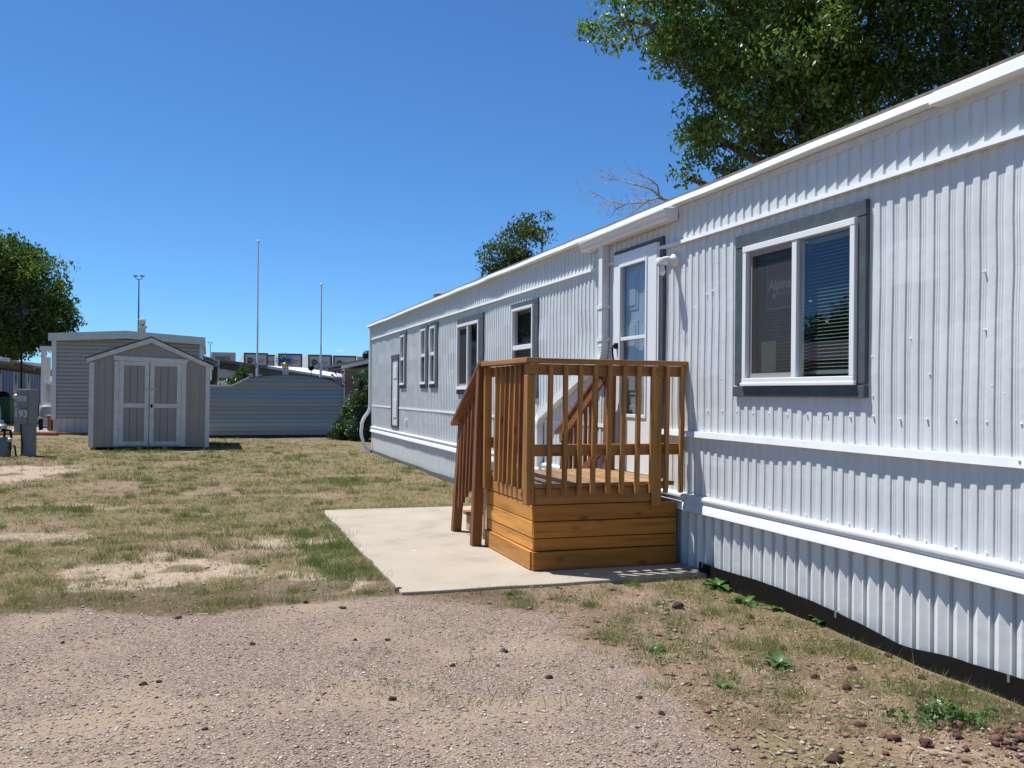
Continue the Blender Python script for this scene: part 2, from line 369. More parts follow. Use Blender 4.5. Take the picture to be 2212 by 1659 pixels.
def axis(fine, growth=1.16, far=900):
    a = []
    for lo, hi, st in fine: a += list(np.arange(lo, hi, st))
    lo0, hi0 = a[0], a[-1]; st = fine[-1][2]; p = hi0; L = []
    while p < far: st = st*growth; p += st; L.append(p)
    st = fine[0][2]; p = lo0; N = []
    while p > -far: st = st*growth; p -= st; N.append(p)
    return np.array(N[::-1]+a+L)
gx = axis([(-13, -4, .12), (-4, 3.4, .035), (3.4, 6, .12)]); gy = axis([(1.5, 8.5, .035), (8.5, 14, .07), (14, 33, .14)])
GX, GY = np.meshgrid(gx, gy); nx, ny = len(gx), len(gy)
GZ = gz(GX, GY); GM = masks(GX, GY)
V = np.stack([GX, GY, GZ], -1).reshape(-1, 3)
ii = np.arange(nx*ny).reshape(ny, nx)
F = np.stack([ii[:-1, :-1], ii[:-1, 1:], ii[1:, 1:], ii[1:, :-1]], -1).reshape(-1, 4)
def ground_mat():
    k = NT('earth'); v = k.obj(); at_ = {}
    for nm in ('gravel', 'thatch', 'green', 'soil', 'pale'):
        a = k.n('Attribute'); a.attribute_name = nm; at_[nm] = a.outputs['Fac']
    def thr(mask, noise, w=.5, lo=.36, hi=.64):      # a mask broken up by noise
        s_ = k.math('ADD', mask, k.math('MULTIPLY', k.math('SUBTRACT', noise, .5), w))
        return k.ramp(s_, [(lo, (0, 0, 0)), (hi, (1, 1, 1))])
    nf = k.noise(v, 26, 6, .7); nm = k.noise(v, 6, 6, .65); nl = k.noise(v, .9, 5, .6); ng = k.noise(v, 130, 3, .6)
    dirt = k.ramp(nm, [(.25, (.17, .115, .072)), (.5, (.29, .205, .135)), (.75, (.41, .305, .21))])
    dirt = k.mix(k.ramp(ng, [(.52, (0, 0, 0)), (.66, (.8, .8, .8))]), dirt, (.17, .12, .085))
    dirt = k.mix(k.ramp(k.noise(v, 75, 3), [(.58, (0, 0, 0)), (.66, (.7, .7, .7))]), dirt, (.55, .45, .34))
    dirt = k.mix(thr(at_['pale'], nm, .6), dirt, k.ramp(nf, [(.3, (.36, .275, .195)), (.55, (.50, .395, .285)), (.7, (.58, .465, .34))]))
    soil = k.ramp(nf, [(.3, (.07, .048, .032)), (.7, (.22, .16, .11))])
    th = k.ramp(nf, [(.25, (.10, .080, .042)), (.5, (.235, .185, .10)), (.75, (.40, .325, .20))])
    gr = k.ramp(nf, [(.25, (.08, .09, .035)), (.55, (.165, .165, .07)), (.8, (.28, .25, .13))])
    def stones(scale, stops, sz):
        vo = k.n('TexVoronoi', Scale=scale); k.l(v, vo.inputs['Vector']); sep = k.n('SeparateColor'); k.l(vo.outputs['Color'], sep.inputs[0])
        return k.ramp(sep.outputs[0], stops), vo.outputs['Distance'], sep.outputs[1]
    c1, d1, r1 = stones(125, [(0, (.085, .07, .06)), (.15, (.20, .155, .125)), (.45, (.33, .25, .192)), (.7, (.44, .335, .255)), (.9, (.56, .46, .37)), (1, (.70, .61, .51))], 1)
    c2, d2, r2 = stones(62, [(0, (.07, .055, .05)), (.3, (.26, .18, .15)), (.7, (.40, .31, .26)), (1, (.66, .6, .53))], 1)
    base = k.ramp(nl, [(.35, (.285, .205, .155)), (.65, (.40, .295, .21))])
    gv = k.mix(.72, base, c1)
    gv = k.mix(k.ramp(d1, [(.35, (0, 0, 0)), (.75, (.65, .65, .65))]), gv, (.15, .11, .085))
    big = k.math('MULTIPLY', k.ramp(d2, [(.26, (1, 1, 1)), (.36, (0, 0, 0))]), k.ramp(r2, [(.62, (0, 0, 0)), (.66, (1, 1, 1))]))
    gv = k.mix(big, gv, c2)
    gv = k.mix(k.ramp(nl, [(.48, (0, 0, 0)), (.64, (.72, .72, .72))]), gv, (.43, .335, .235))
    gv = k.mix(k.ramp(k.noise(v, .55, 4), [(.30, (.5, .5, .5)), (.45, (0, 0, 0))]), gv, (.25, .19, .16))
    c = k.mix(thr(at_['thatch'], nm, .9), dirt, th)
    c = k.mix(thr(at_['green'], nf, .9, .45, .75), c, gr)
    c = k.mix(k.math('MULTIPLY', thr(at_['soil'], nm, .8), .75), c, soil)
    c = k.mix(thr(at_['gravel'], k.math('ADD', k.math('MULTIPLY', nm, .5), k.math('MULTIPLY', nf, .5)), 1.5, .30, .70), c, gv)
    k.col(k.mix(1.0, c, (.68, .67, .67), 'MULTIPLY'))
    h1 = k.bump(k.math('SUBTRACT', 1.0, d1), .55, .006)
    h2 = k.bump(big, .5, .008, h1); k.bump(nf, .5, .012, h2)
    return k.done(.95, .1)
M_EARTH = ground_mat()
def put_masks(o, M):
    for nm, a in zip(('gravel', 'thatch', 'green', 'soil', 'pale'), M):
        at_ = o.data.attributes.new(nm, 'FLOAT', 'POINT'); at_.data.foreach_set('value', np.asarray(a, np.float32).ravel())
ground = structure(np_mesh('ground', V, F, M_EARTH, smooth=True)); put_masks(ground, GM)
sel = (GM[0].reshape(-1)[F].mean(1) > .5) & (V[F].mean(1)[:, 1] > 1.2) & (np.abs(V[F].mean(1)[:, 0]) < 12)
Fd = F[sel]; used, inv = np.unique(Fd, return_inverse=True)
Vd = V[used].copy(); Vd[:, 2] += .004
drive = structure(np_mesh('gravel_driveway', Vd, inv.reshape(-1, 4), M_EARTH, smooth=True)); put_masks(drive, [m.ravel()[used] for m in GM])
# concrete pad
def concrete_mat():
    k = NT('concrete'); v = k.obj(); f = k.noise(v, 2.2, 7, .62); g = k.noise(v, 60, 4)
    c = k.ramp(f, [(.30, (.265, .225, .175)), (.45, (.325, .278, .218)), (.6, (.345, .296, .232)), (.75, (.38, .33, .262))])
    c = k.mix(k.ramp(g, [(.55, (0, 0, 0)), (.75, (.35, .35, .35))]), c, (.22, .18, .14))
    sp = k.n('TexVoronoi', Scale=2.6); k.l(v, sp.inputs['Vector'])
    c = k.mix(k.ramp(k.math('ADD', sp.outputs['Distance'], k.math('MULTIPLY', k.noise(v, 18, 3), .10)), [(.08, (.8, .8, .8)), (.095, (0, 0, 0))]), c, (.52, .50, .48))
    k.col(c); k.bump(g, .25, .003); return k.done(.85, .25)
M_CONC = concrete_mat()
b = MB(); n = 40
for i in range(n):
    ua, ub = 6.42+4.72*i/n, 6.42+4.72*(i+1)/n
for side in (0,):
    top = []
    us = np.linspace(6.42, 11.14, 60); vs_ = np.linspace(.0, 2.47, 32)
    e = lambda t, k_: (vn(t, 0, 2.3, k_)-.5)*.035+(vn(t, 0, 11, k_)-.5)*.012
    ring = [(u_, 2.47+e(u_, 1)) for u_ in us]+[(11.14+e(v_, 2), v_) for v_ in vs_[::-1][1:]]+[(u_, 0) for u_ in us[::-1][1:]]+[(6.42+e(v_, 3), v_) for v_ in vs_[1:-1]]
    b.prism(ring, lambda x, y, t: (x, y, t), -.12, .05)
slab = thing('concrete_slab', 'x', 'x', (6.42, 0, 0), True)
so = b.build('concrete_slab', M_CONC, slab, bevel=.008)
mw = Matrix.Translation(slab.location) @ Matrix.Rotation(HROT, 4, 'Z')
bpy.data.objects.remove(slab); so.parent = None; so.matrix_world = mw; so.name = 'concrete_slab'; structure(so)

# ================================================================ MOBILE HOME
HL0, HL1, HD = -1.2, 22.42, 4.3
home = thing('mobile_home', 'long white corrugated metal mobile home with slate trimmed windows, running back along the right side', 'mobile home', (0, 0, 0), True)
WINS = [  # trim u0,u1,z0,z1, frame u0,u1,z0,z1, kind
    (4.635, 6.09, 1.445, 2.645, 4.71, 5.955, 1.533, 2.545, 'slide'),
    (10.48, 11.505, 1.40, 2.612, 10.62, 11.43, 1.49, 2.545, 'hung'),
    (12.82, 14.27, 1.437, 2.625, 13.0, 14.23, 1.52, 2.53, 'slide'),
    (15.62, 16.17, 1.545, 2.687, 15.735, 16.12, 1.62, 2.625, 'hung'),
    (16.36, 16.96, 1.540, 2.687, 16.47, 16.88, 1.62, 2.625, 'hung'),
    (18.28, 18.89, 1.543, 2.69, 18.39, 18.81, 1.62, 2.62, 'hung')]
DOOR = (7.245, 8.26, .735, 2.835); UDOOR = (19.03, 19.82, .70, 2.255)
HOLES = [(w[4]+.01, w[5]-.01, w[6]+.01, w[7]-.01) for w in WINS]+[(7.31, 8.24, .6, 2.81), (19.1, 19.75, .75, 2.2)]
def prof(u0, u1, P, pts):
    L = []; k0 = math.floor(u0/P)-1
    for k in range(k0, math.ceil(u1/P)+1):
        for f, dpt in pts: L.append(((k+f)*P, dpt))
    L.sort(); us = [a for a, _ in L]; ds = [c for _, c in L]
    out = [(u0, float(np.interp(u0, us, ds)))]+[(a, c) for a, c in L if u0 < a < u1]+[(u1, float(np.interp(u1, us, ds)))]
    return out
def corrugate(mb, u0, u1, z0, z1, P, pts, v0=0., holes=(), wob=0.0, wav=0.0):
    L = prof(u0, u1, P, pts); us = [a for a, _ in L]; ds = [c for _, c in L]
    ext = sorted(set(us+[h for H in holes for h in H[:2] if u0 < h < u1]))
    d = np.interp(ext, us, ds)
    ZG = [.9, 1.35, 1.6, 1.85, 2.1, 2.35, 2.6] if wav else []; ue = np.array(ext); T = {z: ((vn(ue, z, 1.7, 5)+vn(ue*0+round(z*7), z*9, 1, 6)-1)*wav, (vn(ue, z*3, 2.3, 7)-.5)*wav*1.2) for z in ZG}
    sh = lambda u_, z_, i_: (T[z_][0][i_], T[z_][1][i_]) if z_ in T else (0, 0)
    w = (vn(np.array(ext), 0, .7, 3)-.5)*wob
    for i in range(len(ext)-1):
        ua, ub = ext[i], ext[i+1]
        if ub-ua < 1e-5: continue
        iv = [(z0, z1)]
        for h in holes:
            if h[0]-1e-6 <= ua and ub <= h[1]+1e-6:
                iv = [p for a, c in iv for p in ((a, min(c, h[2])), (max(a, h[3]), c)) if p[1]-p[0] > 1e-4]
        for a, c in iv:
            zs = [a]+[z for z in ZG if a+.05 < z < c-.05]+[c]
            for p, q_ in zip(zs, zs[1:]):
                j = [(sh(us_, z_, i_)) for us_, z_, i_ in ((ua, p, i), (ub, p, i+1), (ub, q_, i+1), (ua, q_, i))]
                mb.quad(*[(us_+e[0], v0+d[i_]+w[i_]+e[1], z_) for (us_, z_, i_), e in zip(((ua, p, i), (ub, p, i+1), (ub, q_, i+1), (ua, q_, i)), j)])
MAIN = [(0.0, -.008), (.10, -.008), (.13, -.006), (.17, -.008), (.25, -.008), (.28, -.006), (.32, -.008), (.40, -.008), (.465, 0.0), (.68, .001), (.88, 0.0)]
b = MB()
corrugate(b, HL0, HL1, 1.13, 2.74, .107, MAIN, 0, HOLES, .012, .011)
corrugate(b, HL0, HL1, .60, 1.13, .107, MAIN, 0, HOLES, .014, .009)
UP = [(0.0, 0.0), (.045, .012), (.10, .011), (.999, 0.0)]
corrugate(b, HL0, HL1, 2.74, 3.05, .107, UP, .004, HOLES, .006)
b.build('wall', M_SIDING, home)
b = MB()   # end and back walls, floor
b.box(HL1-.05, HL1, -HD, -.02, .45, 3.05).box(HL0, HL0+.05, -HD, -.02, .45, 3.05).box(HL0+.06, HL1-.06, -HD, -HD+.05, .45, 3.05).box(HL0+.06, HL1-.06, -HD+.06, -.03, .5, .56)
b.build('wall', M_TRIM, home)
b = MB().box(HL0+.08, HL1-.08, -1.9, -1.86, .58, 3.0)
b.build('wall', M_ROOM, home, label='grey inner partition wall seen through the windows')
# skirting (pleated)
SK = [(0.0, -.036), (.06, -.036), (.08, -.010), (.15, -.010), (.17, -.021), (.57, .002), (.93, -.021), (.945, -.036)]
b = MB(); corrugate(b, HL0, HL1, -.08, .56, .137, SK, .003, (), .006)
b.build('skirting', M_SKIRT, home)
b = MB()
for z0, z1 in ((-.08, .56),):
    for i in range(32):
        vv = -.03-(HD-.06)*i/32; b.quad((HL1-.02, vv, z0), (HL1-.02-(.015 if i % 2 else 0), vv-(HD-.06)/32, z0), (HL1-.02-(.015 if i % 2 else 0), vv-(HD-.06)/32, z1), (HL1-.02, vv, z1))
b.build('skirting', M_SKIRT, home)
def strip(mb, u0, u1, zs, vs, wob, step=.12, k=0, zw=0.0):
    """a long profile along the wall: zs/vs outline points, wobbling a little like bent sheet metal"""
    N = int((u1-u0)/step)+1; us = np.linspace(u0, u1, N); w = (fbm(us, us*0, 1.1, k, 3)-.5)*2*wob; zz = (fbm(us, us*0, .5, k+5, 2)-.5)*2*zw
    m = len(zs); vs_ = []; fs = []
    for i, u_ in enumerate(us):
        for j in range(m): vs_.append((u_, vs[j]+(w[i] if vs[j] > .005 else 0), zs[j]+zz[i]))
    for i in range(N-1):
        for j in range(m): fs.append((i*m+j, i*m+(j+1) % m, (i+1)*m+(j+1) % m, (i+1)*m+j))
    fs += [tuple(range(m)), tuple((N-1)*m+j for j in range(m))]
    mb.add(vs_, fs)
b = MB(); strip(b, HL0, HL1+.03, (2.722, 2.75, 2.75, 2.722), (.036, .032, -.004, -.004), .012, k=2, zw=.004)
b.build('seam_trim', M_TRIM, home)
b = MB(); strip(b, HL0, 7.24, (1.108, 1.112, 1.158, 1.158, 1.108), (.030, .037, .029, -.006, -.006), .020, k=4, zw=.003)
strip(b, 8.27, HL1+.005, (1.12, 1.15, 1.15, 1.12), (.010, .008, -.006, -.006), .002, k=6); b.build('seam_trim', M_TRIM, home)
b = MB()
strip(b, HL0, HL1+.02, (.503, .51, .565, .585, .592, .612, .63, .64, .64, .503), (.038, .050, .040, .024, .034, .042, .038, .016, -.02, -.02), .007, k=7, zw=.004)
b.build('belt_trim', M_TRIM, home, smooth=True)
b = MB(); b.prism([(0, .50), (.055, .50), (.062, .53), (.05, .56), (.048, .60), (.05, .64), (0, .64)], lambda x, y, t: (t, x, y), 6.74, 6.80)
b.build('belt_joint', M_TRIM, home)
# eaves: frieze board, drip edge, roof
b = MB(); strip(b, HL0, HL1, (2.985, 3.035, 3.035, 2.985), (.018, .018, -.004, -.004), .001, k=8); b.build('frieze_board', paint('frieze', (.58, .58, .54), .6, .15, 12), home)
b = MB(); strip(b, 4.03, HL1+.45, (3.040, 3.046, 3.094, 3.104, 3.10, 3.040), (.070, .092, .078, .05, -.01, -.01), .018, k=9, zw=.006); b.build('drip_edge', M_TRIM, home)
b = MB(); strip(b, HL0, 4.05, (3.024, 3.030, 3.086, 3.105, 3.105, 3.024), (.076, .098, .088, .060, -.01, -.01), .010, k=10, zw=.008); b.build('drip_edge', M_VINYL, home, label='newer bright white length of eave flashing')
b = MB()
for i in range(12):
    def rz(t): return 3.104+.22*math.sin(math.pi*t)
    t0, t1 = i/12, (i+1)/12
    v0, v1 = .035-(HD+.07)*t0, .035-(HD+.07)*t1
    b.hexa([(HL0, v0, rz(t0)-.0+.002), (HL1+.45, v0, rz(t0)+.002), (HL1+.45, v1, rz(t1)+.002), (HL0, v1, rz(t1)+.002), (HL0, v0, rz(t0)+.026), (HL1+.45, v0, rz(t0)+.026), (HL1+.45, v1, rz(t1)+.026), (HL0, v1, rz(t1)+.026)])
b.build('roof', M_ROOF, home)
b = MB().box(HL1+.0, HL1+.46, -HD, .0, 3.02, 3.06); b.build('soffit', M_TRIM, home)
b = MB(); b.box(HL1-.05, HL1+.012, -.05, .012, .645, 3.02); b.build('corner_trim', M_TRIM, home)
# screws
b = MB()
for z, P, k in ((1.30, .214, 1), (1.145, .214, 2), (.66, .214, 3)):
    u_ = 3.3
    while u_ < 7.0:
        uu = u_+random.uniform(-.01, .01); zz = z+random.uniform(-.006, .006)+(.03 if z == 1.30 else 0); vv = .002 if z != 1.145 else .022
        b.lathe((uu, vv, zz), [(.0075, -.006), (.0075, .003), (.004, .007)], 6, 'y'); u_ += P
for _ in range(26):
    b.lathe((random.uniform(3.4, 6.9), .0, random.uniform(1.4, 2.5)), [(.006, -.012), (.006, .003), (.003, .005)], 6, 'y')
b.build('screws', M_VINYL, home)['kind'] = 'stuff'

def blinds(w, u0, u1, z0, z1, v=-.075, gap=.0235):
    b = MB(); z = z1-.03
    b.box(u0, u1, v-.02, v+.02, z1-.03, z1)
    while z > z0+.03:
        z -= gap; t = math.radians(24); dy, dz = .012*math.cos(t), .012*math.sin(t)
        b.hexa([(u0, v-dy, z+dz), (u1, v-dy, z+dz), (u1, v+dy, z-dz), (u0, v+dy, z-dz), (u0, v-dy, z+dz+.0015), (u1, v-dy, z+dz+.0015), (u1, v+dy, z-dz+.0015), (u0, v+dy, z-dz+.0015)])
    b.box(u0, u1, v-.012, v+.012, z0, z0+.02)
    b.build('blind', M_BLIND, home, w)
def make_window(i, W_):
    t0, t1, y0, y1, f0, f1, g0, g1, kind = W_
    w = MB()  # white vinyl frame: hollow ring plus meeting rail
    fw = .045 if kind == 'slide' else .035; vo = .046
    w.box(f0, f1, -.03, vo, g0, g0+fw).box(f0, f1, -.03, vo, g1-fw, g1).box(f0, f0+fw, -.03, vo-.002, g0+fw, g1-fw).box(f1-fw, f1, -.03, vo-.002, g0+fw, g1-fw)
    lip = .012; w.box(f0-lip, f1+lip, .028, vo+.006, g0-.012, g0+.012)
    if kind == 'slide':
        um = (f0+f1)/2; w.box(um-.032, um+.022, -.028, vo-.006, g0+fw, g1-fw)
    else:
        zm = g0+(g1-g0)*.52; w.box(f0+fw, f1-fw, -.028, vo-.01, zm-.03, zm+.03)
    win = w.build('window', M_VINYL, home, bevel=.004)
    tr = MB(); th = .024
    tr.box(t0, t1, -.006, th, g1+.003, y1).box(t0, f0-.003, -.006, th-.003, g0-.005, g1+.002).box(f1+.003, t1, -.006, th-.003, g0-.005, g1+.002)
    tr.box(t0-.0, t1+.008, -.006, th+.004, y0, g0-.014)
    tr.build('trim', M_GREY, home, win, bevel=.004)
    a0, a1, c0, c1 = f0+fw, f1-fw, g0+fw, g1-fw
    if kind == 'slide':
        um = (f0+f1)/2
        MB().box(a0, um-.032, .012, .016, c0, c1).build('pane', M_GLASS, home, win)
        # far (left hand) leaf: a deeper grey sash, insect screen and glass
        q = MB(); s_ = .035
        q.box(um+.022, a1, -.026, .014, c0, c0+s_).box(um+.022, a1, -.026, .014, c1-s_, c1).box(a1-s_, a1, -.024, .012, c0+s_, c1-s_).box(um+.024, um+.034, -.024, .012, c0+s_, c1-s_)
        q.build('sash', paint('sash_grey%d' % i, (.26, .25, .24), .5, .05), home, win)
        MB().box(um+.034, a1-s_, -.016, -.012, c0+s_, c1-s_).build('pane', M_GLASS, home, win)
        MB().box(um+.026, a1-.01, .004, .0045, c0+.01, c1-.01).build('insect_screen', M_SCREEN, home, win)
        blinds(win, a0, um-.01, c0+.02, c1); blinds(win, um+.01, a1, c0+.02, c1-.03, -.10)
    else:
        zm = g0+(g1-g0)*.52
        MB().box(a0, a1, .0, .004, zm+.03, c1).build('pane', M_GLASS, home, win)
        MB().box(a0, a1, -.018, -.014, c0, zm-.03).build('pane', M_GLASS, home, win)
        MB().box(a0, a1, .006, .0065, c0, zm-.03).build('insect_screen', M_SCREEN, home, win)
        blinds(win, a0, a1, c0, c1)
    if i == 0:  # stickers inside the far leaf
        su0, su1, sz0, sz1 = 5.415, 5.735, 2.06, 2.40
        st = MB().box(su0, su1, -.024, -.020, sz0, sz1).build('sticker', M_SIGN, home, win)
        q = MB(); e = .010
        q.box(su0+.004, su1-.004, -.0195, -.0185, sz0+.004, sz0+e).box(su0+.004, su1-.004, -.0195, -.0185, sz1-e, sz1-.004).box(su0+.004, su0+e, -.0195, -.0185, sz0+e, sz1-e).box(su1-e, su1-.004, -.0195, -.0185, sz0+e, sz1-e)
        q.text('Alpine', .104, ((su0+su1)/2, -.0185, 2.232), (-1, 0, 0), (0, 0, 1), .004)
        q.text('WINDOWS', .034, ((su0+su1)/2-.05, -.0185, 2.165), (-1, 0, 0), (0, 0, 1), .0)
        q.prism([(0, 0), (.03, 0), (.03, .03), (.015, .045), (0, .03)], lambda x, y, t: (5.655-x, t, 2.135+y), -.0195, -.0185)
        q.build('lettering', M_SIGNW, home, win)
        MB().box(5.62, 5.80, -.024, -.022, 1.62, 1.84).build('note', M_PAPER, home, win)
    return win
for i, W_ in enumerate(WINS): make_window(i, W_)
# interior backing so the rooms stay dark
# entrance door
u0, u1, z0, z1 = DOOR
q = MB(); q.box(u0, u1, -.006, .03, z1-.035, z1).box(u0, u0+.075, -.006, .028, z0-.12, z1-.035).box(u1-.03, u1, -.006, .028, z0-.12, z1-.035)
q.build('door_trim', M_GREY, home, bevel=.003)
d0, d1, e0, e1 = 7.325, 8.225, z0, 2.795
g0_, g1_ = 7.53, 8.06
q = MB(); vo = .048
q.box(d0, g0_, .006, vo, e0, e1).box(g1_, d1, .006, vo, e0, e1).box(g0_, g1_, .006, vo-.001, 2.66, e1).box(g0_, g1_, .006, vo-.001, e0, 1.27)
for a, c, e, f in ((g0_-.03, g0_, 1.24, 2.69), (g1_, g1_+.03, 1.24, 2.69)): q.box(a, c, vo-.01, vo+.010, e, f)
q.box(g0_, g1_, vo-.01, vo+.010, 2.66, 2.69).box(g0_, g1_, vo-.01, vo+.010, 1.24, 1.27).box(g0_, g1_, .012, vo+.002, 1.962, 1.995)
door = q.build('door', M_VINYL, home, bevel=.003)
MB().box(g0_, g1_, .026, .030, 1.996, 2.659).build('pane', M_GLASS, home, door); MB().box(g0_, g1_, .016, .020, 1.271, 1.961).build('pane', M_GLASS, home, door)
q = MB(); q.box(7.31, 8.24, -.07, -.03, e0-.1, 2.8)
for a, c in ((7.40, 7.72), (7.83, 8.15)):
    for e, f in ((.85, 1.35), (1.45, 2.15), (2.25, 2.62)): q.box(a, c, -.031, -.022, e, f); q.box(a+.04, c-.04, -.023, -.014, e+.04, f-.04)
q.build('inner_door', paint('inner_door_white', (.40, .42, .44), .45, .03), home, door, bevel=.006)
q = MB(); q.tube([(8.14, .05, 1.925), (8.14, .085, 1.92), (8.135, .10, 1.90), (8.13, .098, 1.84), (8.13, .085, 1.78), (8.13, .05, 1.775)], [.012, .012, .011, .009, .009, .009], 8)
q.box(8.105, 8.155, .048, .075, 1.89, 1.945); q.build('handle', M_BLACK, home, door)
MB().box(7.30, 7.322, -.004, .04, z0-.02, 2.79).build('door_jamb', M_VINYL, home); MB().box(8.228, 8.245, -.004, .04, z0-.02, 2.79).build('door_jamb', M_VINYL, home)
MB().box(7.30, 8.25, -.02, .09, z0-.045, z0-.012).build('threshold', M_METAL, home)
# utility door far along
u0, u1, z0, z1 = UDOOR
q = MB(); q.box(u0, u1, -.006, .03, z1-.10, z1).box(u0, u0+.09, -.006, .027, z0, z1-.1).box(u1-.09, u1, -.006, .027, z0, z1-.1).box(u0+.09, u1-.09, -.006, .026, z0, z0+.06)
ud = q.build('utility_door', M_GREY, home, bevel=.003)
q = MB().box(u0+.09, u1-.09, -.012, .012, z0+.06, z1-.1)
q.box(u0+.2, u1-.2, .0, .022, 1.75, 2.0).box(u0+.2, u1-.2, .0, .022, .92, 1.3); q.build('door_panel', paint('util_white', (.62, .62, .62), .5, .1), home, ud, bevel=.004)
q = MB(); q.box(18.2, 18.29, -.012, .035, .85, .93); q.build('outlet_box', M_VINYL, home, bevel=.006)
# gutter over the door, and its downspout
q = MB(); gp = [(.02, 2.93), (.11, 2.925), (.128, 2.945), (.125, 2.965), (.145, 2.985), (.155, 3.01), (.155, 3.022), (.147, 3.022), (.145, 3.0), (.12, 2.97), (.115, 2.94), (.03, 2.94), (.028, 3.03), (.02, 3.03)]
N = 16
for i in range(N):
    a, c = 6.995+1.885*i/N, 6.995+1.885*(i+1)/N; wv = [(vn(t, 0, 1.3, 77)-.5)*.01-.012*(t-6.995)/1.9 for t in (a, c)]
    m = len(gp); b0 = len(q.v)
    q.add([(a, x, y+wv[0]) for x, y in gp]+[(c, x, y+wv[1]) for x, y in gp], [(j, (j+1) % m, m+(j+1) % m, m+j) for j in range(m)])
for uu in (6.993, 8.878): q.prism([(.02, 2.93), (.11, 2.925), (.128, 2.945), (.125, 2.965), (.145, 2.985), (.155, 3.01), (.155, 3.022), (.02, 3.03)], lambda x, y, t: (t, x, y+(-.012 if uu > 8 else 0)), uu, uu+.004)
q.build('gutter', M_VINYL, home)
def elbow(path, n=6):
    P = [Vector(p) for p in path]; out = [P[0]]
    for a, c, e in zip(P, P[1:], P[2:]):
        r = .11; p0 = c+(a-c).normalized()*min(r, (a-c).length*.45); p1 = c+(e-c).normalized()*min(r, (e-c).length*.45)
        for k in range(n+1):
            t = k/n; out.append(p0*(1-t)**2+c*2*t*(1-t)+p1*t*t)
    return out+[P[-1]]
q = MB(); q.rtube(elbow([(8.46, .05, 2.93), (8.46, .05, 1.83), (10.33, .05, 1.17), (10.33, .05, .60)]), .075, .085)
for zz in (2.30, 1.98): q.box(8.40, 8.52, -.0, .096, zz, zz+.035)
for k in range(9): q.box(10.28-.0, 10.285, .01, .09, 1.3, 1.31) if False else None
ds = q.build('downspout', M_VINYL, home)
for cx, cz, s0, s1 in ((8.46, 1.83, 0, 1), (10.33, 1.17, 0, 1)):
    pts = elbow([(8.46, .05, 2.2), (8.46, .05, 1.83), (10.33, .05, 1.17)] if cx < 9 else [(8.46, .05, 1.83), (10.33, .05, 1.17), (10.33, .05, .6)], 9)[1:-1]
    q = MB()                                         # crimped bend
    for a, c in zip(pts, pts[1:]): q.rtube([a*.75+c*.25, a*.25+c*.75], .084, .096)
    q.build('elbow', M_VINYL, home, ds)
q = MB(); q.rtube(elbow([(22.47, .035, 3.0), (22.47, .035, 1.03), (22.47, .22, .78), (22.47, .25, .45), (22.47, .16, .12), (22.3, .03, .03)], 8), .085, .065, (1, 0, 0)); q.build('downspout', M_VINYL, home, label='bent downspout at the far corner')
# wall lamp (jelly jar) beside the door
lb = MB(); lb.lathe((7.06, 0, 2.605), [(.062, -.01), (.062, .012), (.052, .03), (.03, .045), (.022, .06)], 20, 'y')
lamp = lb.build('wall_lamp', M_VINYL, home, smooth=True)
q = MB(); q.tube([(7.06, .05, 2.605), (7.06, .085, 2.612), (7.055, .13, 2.60)], .02, 10); q.lathe((7.05, .135, 2.55), [(.05, 0), (.053, .01), (.053, .045), (.045, .058), (.02, .062)], 20); q.build('lamp_cap', M_VINYL, home, lamp, smooth=True)
q = MB(); q.lathe((7.05, .135, 2.55), [(.046, 0), (.046, -.03), (.05, -.045), (.05, -.095), (.042, -.115), (.02, -.12)], 20); q.build('jar', M_JAR, home, lamp, smooth=True)
q = MB(); q.lathe((7.05, .135, 2.55), [(.014, 0), (.018, -.02), (.028, -.05), (.028, -.065), (.016, -.085), (.004, -.09)], 14); q.build('bulb', M_VINYL, home, lamp, smooth=True)
# roof vents
q = MB(); vx, vy = 20.3, -1.2; q.lathe((vx, vy, 3.2), [(.13, 0), (.13, .30), (.19, .31), (.19, .47), (.16, .49), (.02, .49)], 16); q.build('roof_vent', paint('vent_rust', (.20, .13, .09), .7, .35, 9, .2), home)
q = MB(); q.lathe((17.3, -1.3, 3.2), [(.06, 0), (.06, .16), (.09, .17), (.09, .2), (.02, .21)], 12); q.build('roof_vent', M_METAL, home)

# black rubber edging along the skirting
edg = thing('lawn_edging', 'wavy black rubber edging strip along the foot of the white skirting', 'garden edging', (5, .03, -.1), True)
us = np.linspace(HL0, 6.56, 150); q = MB(); vs_ = []; fs = []
tz = np.interp(us, (3.4, 3.8, 4.3, 4.9, 5.6, 6.5), (.085, .055, .06, .11, .115, .12))+(vn(us, 0, 2.1, 3)-.5)*.05+(vn(us, 0, 6, 4)-.5)*.012; tv = .035+(vn(us, 0, 1.3, 9)-.5)*.03
for i, u_ in enumerate(us): vs_ += [(u_, tv[i]+.03, -.12), (u_, tv[i], tz[i]), (u_, tv[i]-.008, tz[i]), (u_, tv[i]+.02, -.12)]
for i in range(len(us)-1): fs += [(i*4+j, i*4+(j+1) % 4, i*4+4+(j+1) % 4, i*4+4+j) for j in range(4)]
fs += [(0, 1, 2, 3), tuple((len(us)-1)*4+k for k in range(4))]
q.add(vs_, fs); q.build('strip', M_RUBBER, edg, smooth=True)
for uu in (4.88, 3.55, 6.5):
    i = int(np.argmin(abs(us-uu))); MB().box(uu-.008, uu+.008, tv[i]-.015, tv[i]+.007, tz[i]-.035, tz[i]+.006).build('clip', M_METAL, edg)
edg2 = thing('lawn_edging', 'grey weathered edging strip at the foot of the skirting beyond the wooden steps', 'garden edging', (16, .03, -.1), True)
q = MB(); strip(q, 11.2, 22.4, (-.1, .07, .075, -.1), (.03, .02, .008, .01), .008, k=14, zw=.02); q.build('strip', paint('edging_grey', (.10, .095, .09), .7, .3, 6), edg2)

